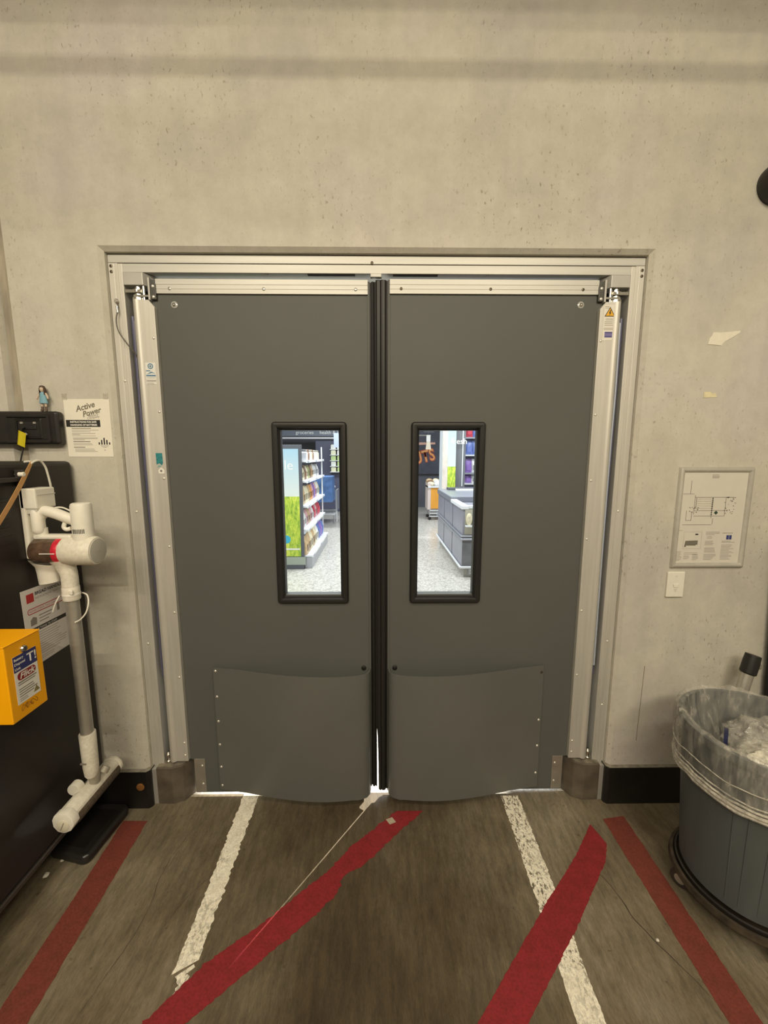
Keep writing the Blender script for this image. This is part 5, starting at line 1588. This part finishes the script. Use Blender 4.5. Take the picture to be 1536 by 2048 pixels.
for x in (-0.02, 0.02):
    for z in (-0.018, 0.018):
        MB().box(x - 0.008, x + 0.008, -0.009, -0.006, z - 0.008, z + 0.008).build('socket', INKW, t)

# tall poster column and post behind the counter
t = thing('poster_column', 'tall column with pale sky and grass poster behind the counter', 'poster column', (0, 0, 0))
MB().box(1.272, 1.54, 6.35, 6.75, 0.0, 3.0).build('core', M('column_pale', (0.60, 0.64, 0.66), 0.5), t)
MB().box(1.38, 1.54, 6.344, 6.35, 1.02, 3.0).build('poster', grass_poster('column_poster', 1.48, 2.6, (0.34, 0.58, 0.62, 1), (0.62, 0.74, 0.70, 1)), t)
MB().box(1.272, 1.378, 6.344, 6.35, 1.0, 3.0).build('side_poster', M('side_peach', (0.66, 0.58, 0.50), 0.5, 0, 0.3, 3), t)
text('lettering', 'fresh', 0.16, 1.44, 1.93, INKW, t, y=6.342)
t = thing('dark_post', 'dark steel post with a bright edge behind the counter', 'post', (1.65, 6.5, 0))
MB().box(-0.10, 0.10, -0.08, 0.08, 0.0, 3.2).build('shaft', M('post_grey', (0.16, 0.165, 0.175), 0.4), t, bevel=0.01)
MB().tube([(0.04, -0.09, 1.08), (0.04, -0.09, 3.2)], 0.012, 8).build('edge_strip', SHWHITE, t)

# snack shelf at the right with blue and purple packs
t = thing('snack_shelf', 'dark shelf bay stocked with purple and blue packs beyond the counter', 'shelf unit', (0, 0, 0))
MB().box(1.80, 3.2, 7.05, 7.10, 0.0, 2.6).build('back_board', M('snack_back', (0.20, 0.22, 0.30), 0.5), t)
for i, z in enumerate((0.98, 1.34, 1.72, 2.08)):
    MB().box(1.80, 3.2, 6.70, 7.05, z - 0.03, z).build('shelf', SHWHITE if i in (0, 2) else SHSTEEL, t)
for i, z in enumerate((1.12, 1.34, 1.72, 2.08)):
    if i == 0:
        MB().box(1.80, 3.2, 6.70, 7.05, 1.09, 1.12).build('shelf', SHWHITE, t)
    for k in range(5):
        c = [['violet', 'white', 'violet', 'violet', 'pink'], ['violet', 'white', 'violet', 'orange', 'violet'], ['blue', 'blue', 'orange', 'blue', 'violet'], ['red', 'blue', 'pink', 'cream', 'blue']][i][k]
        o = product('pouch', c, (1.90 + k * 0.13, 6.80, z), 0.19 if i == 0 else 0.29, 0.14, '%s snack bag in the purple bay, %s shelf up, %s from the left' % (c, ORD[i], ORD[k]), 'packs in the purple bay')
        o.rotation_euler = (0, 0, -PI / 2)
MB().box(1.30, 2.6, 5.70, 5.95, 1.06, 1.10).build('ledge_strip', SHFRAME, ct)
MB().box(1.42, 1.82, 5.60, 5.68, 1.06, 1.09).build('white_strip', INKW, ct)
MB().box(1.76, 1.86, 5.595, 5.60, 1.06, 1.09).build('red_ticket', M('ticket_red', (0.6, 0.12, 0.15), 0.5), ct)

# orange bin on a trolley
t = thing('orange_bin', 'orange display bin on a wire trolley behind the counter', 'display bin', (1.64, 9.0, 0))
MB().box(-0.28, 0.34, -0.26, 0.3, 0.30, 0.86).build('tub', M('bin_orange', (0.80, 0.36, 0.05), 0.45, 0, 0.06, 5), t, bevel=0.01)
MB().box(-0.36, -0.28, -0.26, 0.3, 0.28, 0.98).build('side_panel', M('pale_pink_panel', (0.66, 0.55, 0.50), 0.5), t)
text('lettering', 'fresh', 0.10, -0.05, 0.60, INKG, t, y=-0.262)
MB().box(-0.36, 0.36, -0.28, 0.32, 0.86, 0.90).build('tray', SHWHITE, t)
for x in (-0.30, 0.30):
    for y in (-0.24, 0.26):
        w_ = MB().cyl((x, y, 0.07), (x, y, 0.30), 0.015).build('trolley_leg', SHSTEEL, t, True)
        MB().lathe([(0.04, -0.015), (0.045, 0), (0.04, 0.015)], (x, y, 0.045), 12, 'y').build('wheel', BLACK, t, True)
for z in (0.10, 0.18, 0.26):
    MB().box(-0.30, 0.30, -0.27, -0.255, z - 0.012, z + 0.012).build('wire_rail', SHWHITE, t)
for k in range(12):
    o = blob('produce_pack', (0, 0, 0.05), 0.095, 0.07, 0.06, 0.15, 2, PM[['cream', 'white', 'tan', 'cream', 'brown', 'white'][k % 6]], None, k, 12)
    o.location = (1.64 - 0.27 + 0.18 * (k % 4), 8.84 + 0.17 * (k // 4), 0.90 + 0.035 * (k // 4))
    tag(o, '%s produce pack on the orange bin, %s row, %s from the left' % (['cream', 'white', 'tan', 'cream', 'brown', 'white'][k % 6], ['front', 'middle', 'rear'][k // 4], ORD[k % 4]), 'produce pack', 'packs on the orange bin')

# nuts sign
t = thing('nuts_sign', 'dark sign with big orange slanted NUTS lettering on the shop back wall', 'sign', (1.05, 11.30, 1.45))
MB().box(-0.45, 1.1, -0.03, 0.05, -0.35, 1.30).build('board', M('nuts_board', (0.045, 0.05, 0.075), 0.5, 0, 0.3, 4), t)
NUTR = M('nuts_red', (0.52, 0.07, 0.03), 0.5)
text('lettering_shadow', 'NUTS', 0.52, -0.20, -0.10, NUTR, t, y=-0.034, rot=0.22, bold=0.03, sx=0.75)
text('lettering', 'NUTS', 0.52, -0.20, -0.10, M('nuts_orange', (0.88, 0.42, 0.12), 0.5), t, y=-0.040, rot=0.22, bold=0.004, sx=0.75)
MB().prism([(-0.3, 0.56), (0.75, 0.60), (0.75, 0.66), (-0.3, 0.66)], 'y', -0.036, -0.03).build('swoosh', M('nuts_peach', (0.80, 0.45, 0.32), 0.5), t)
MB().box(-0.4, 0.6, -0.04, -0.03, 0.86, 0.90).build('pale_line', INKL, t)
t = thing('hanging_scale', 'hanging white produce scale in front of the dark sign', 'scale', (1.45, 10.2, 2.17))
MB().box(-0.06, 0.06, -0.03, 0.03, -0.08, 0.12).build('dial_box', INKW, t, bevel=0.01)
MB().prism([(-0.05, -0.08), (0.05, -0.08), (0.08, -0.30), (-0.08, -0.30)], 'y', -0.03, 0.03).build('pan', M('scale_cream', (0.75, 0.66, 0.50), 0.5), t)
MB().cyl((0, 0, 0.12), (0, 0, SZ + 0.05 - 2.17), 0.01).build('hanger', SHFRAME, t)
MB().box(-0.14, 0.16, -0.01, 0.01, 0.20, 0.225).build('crossbar', SHFRAME, t)
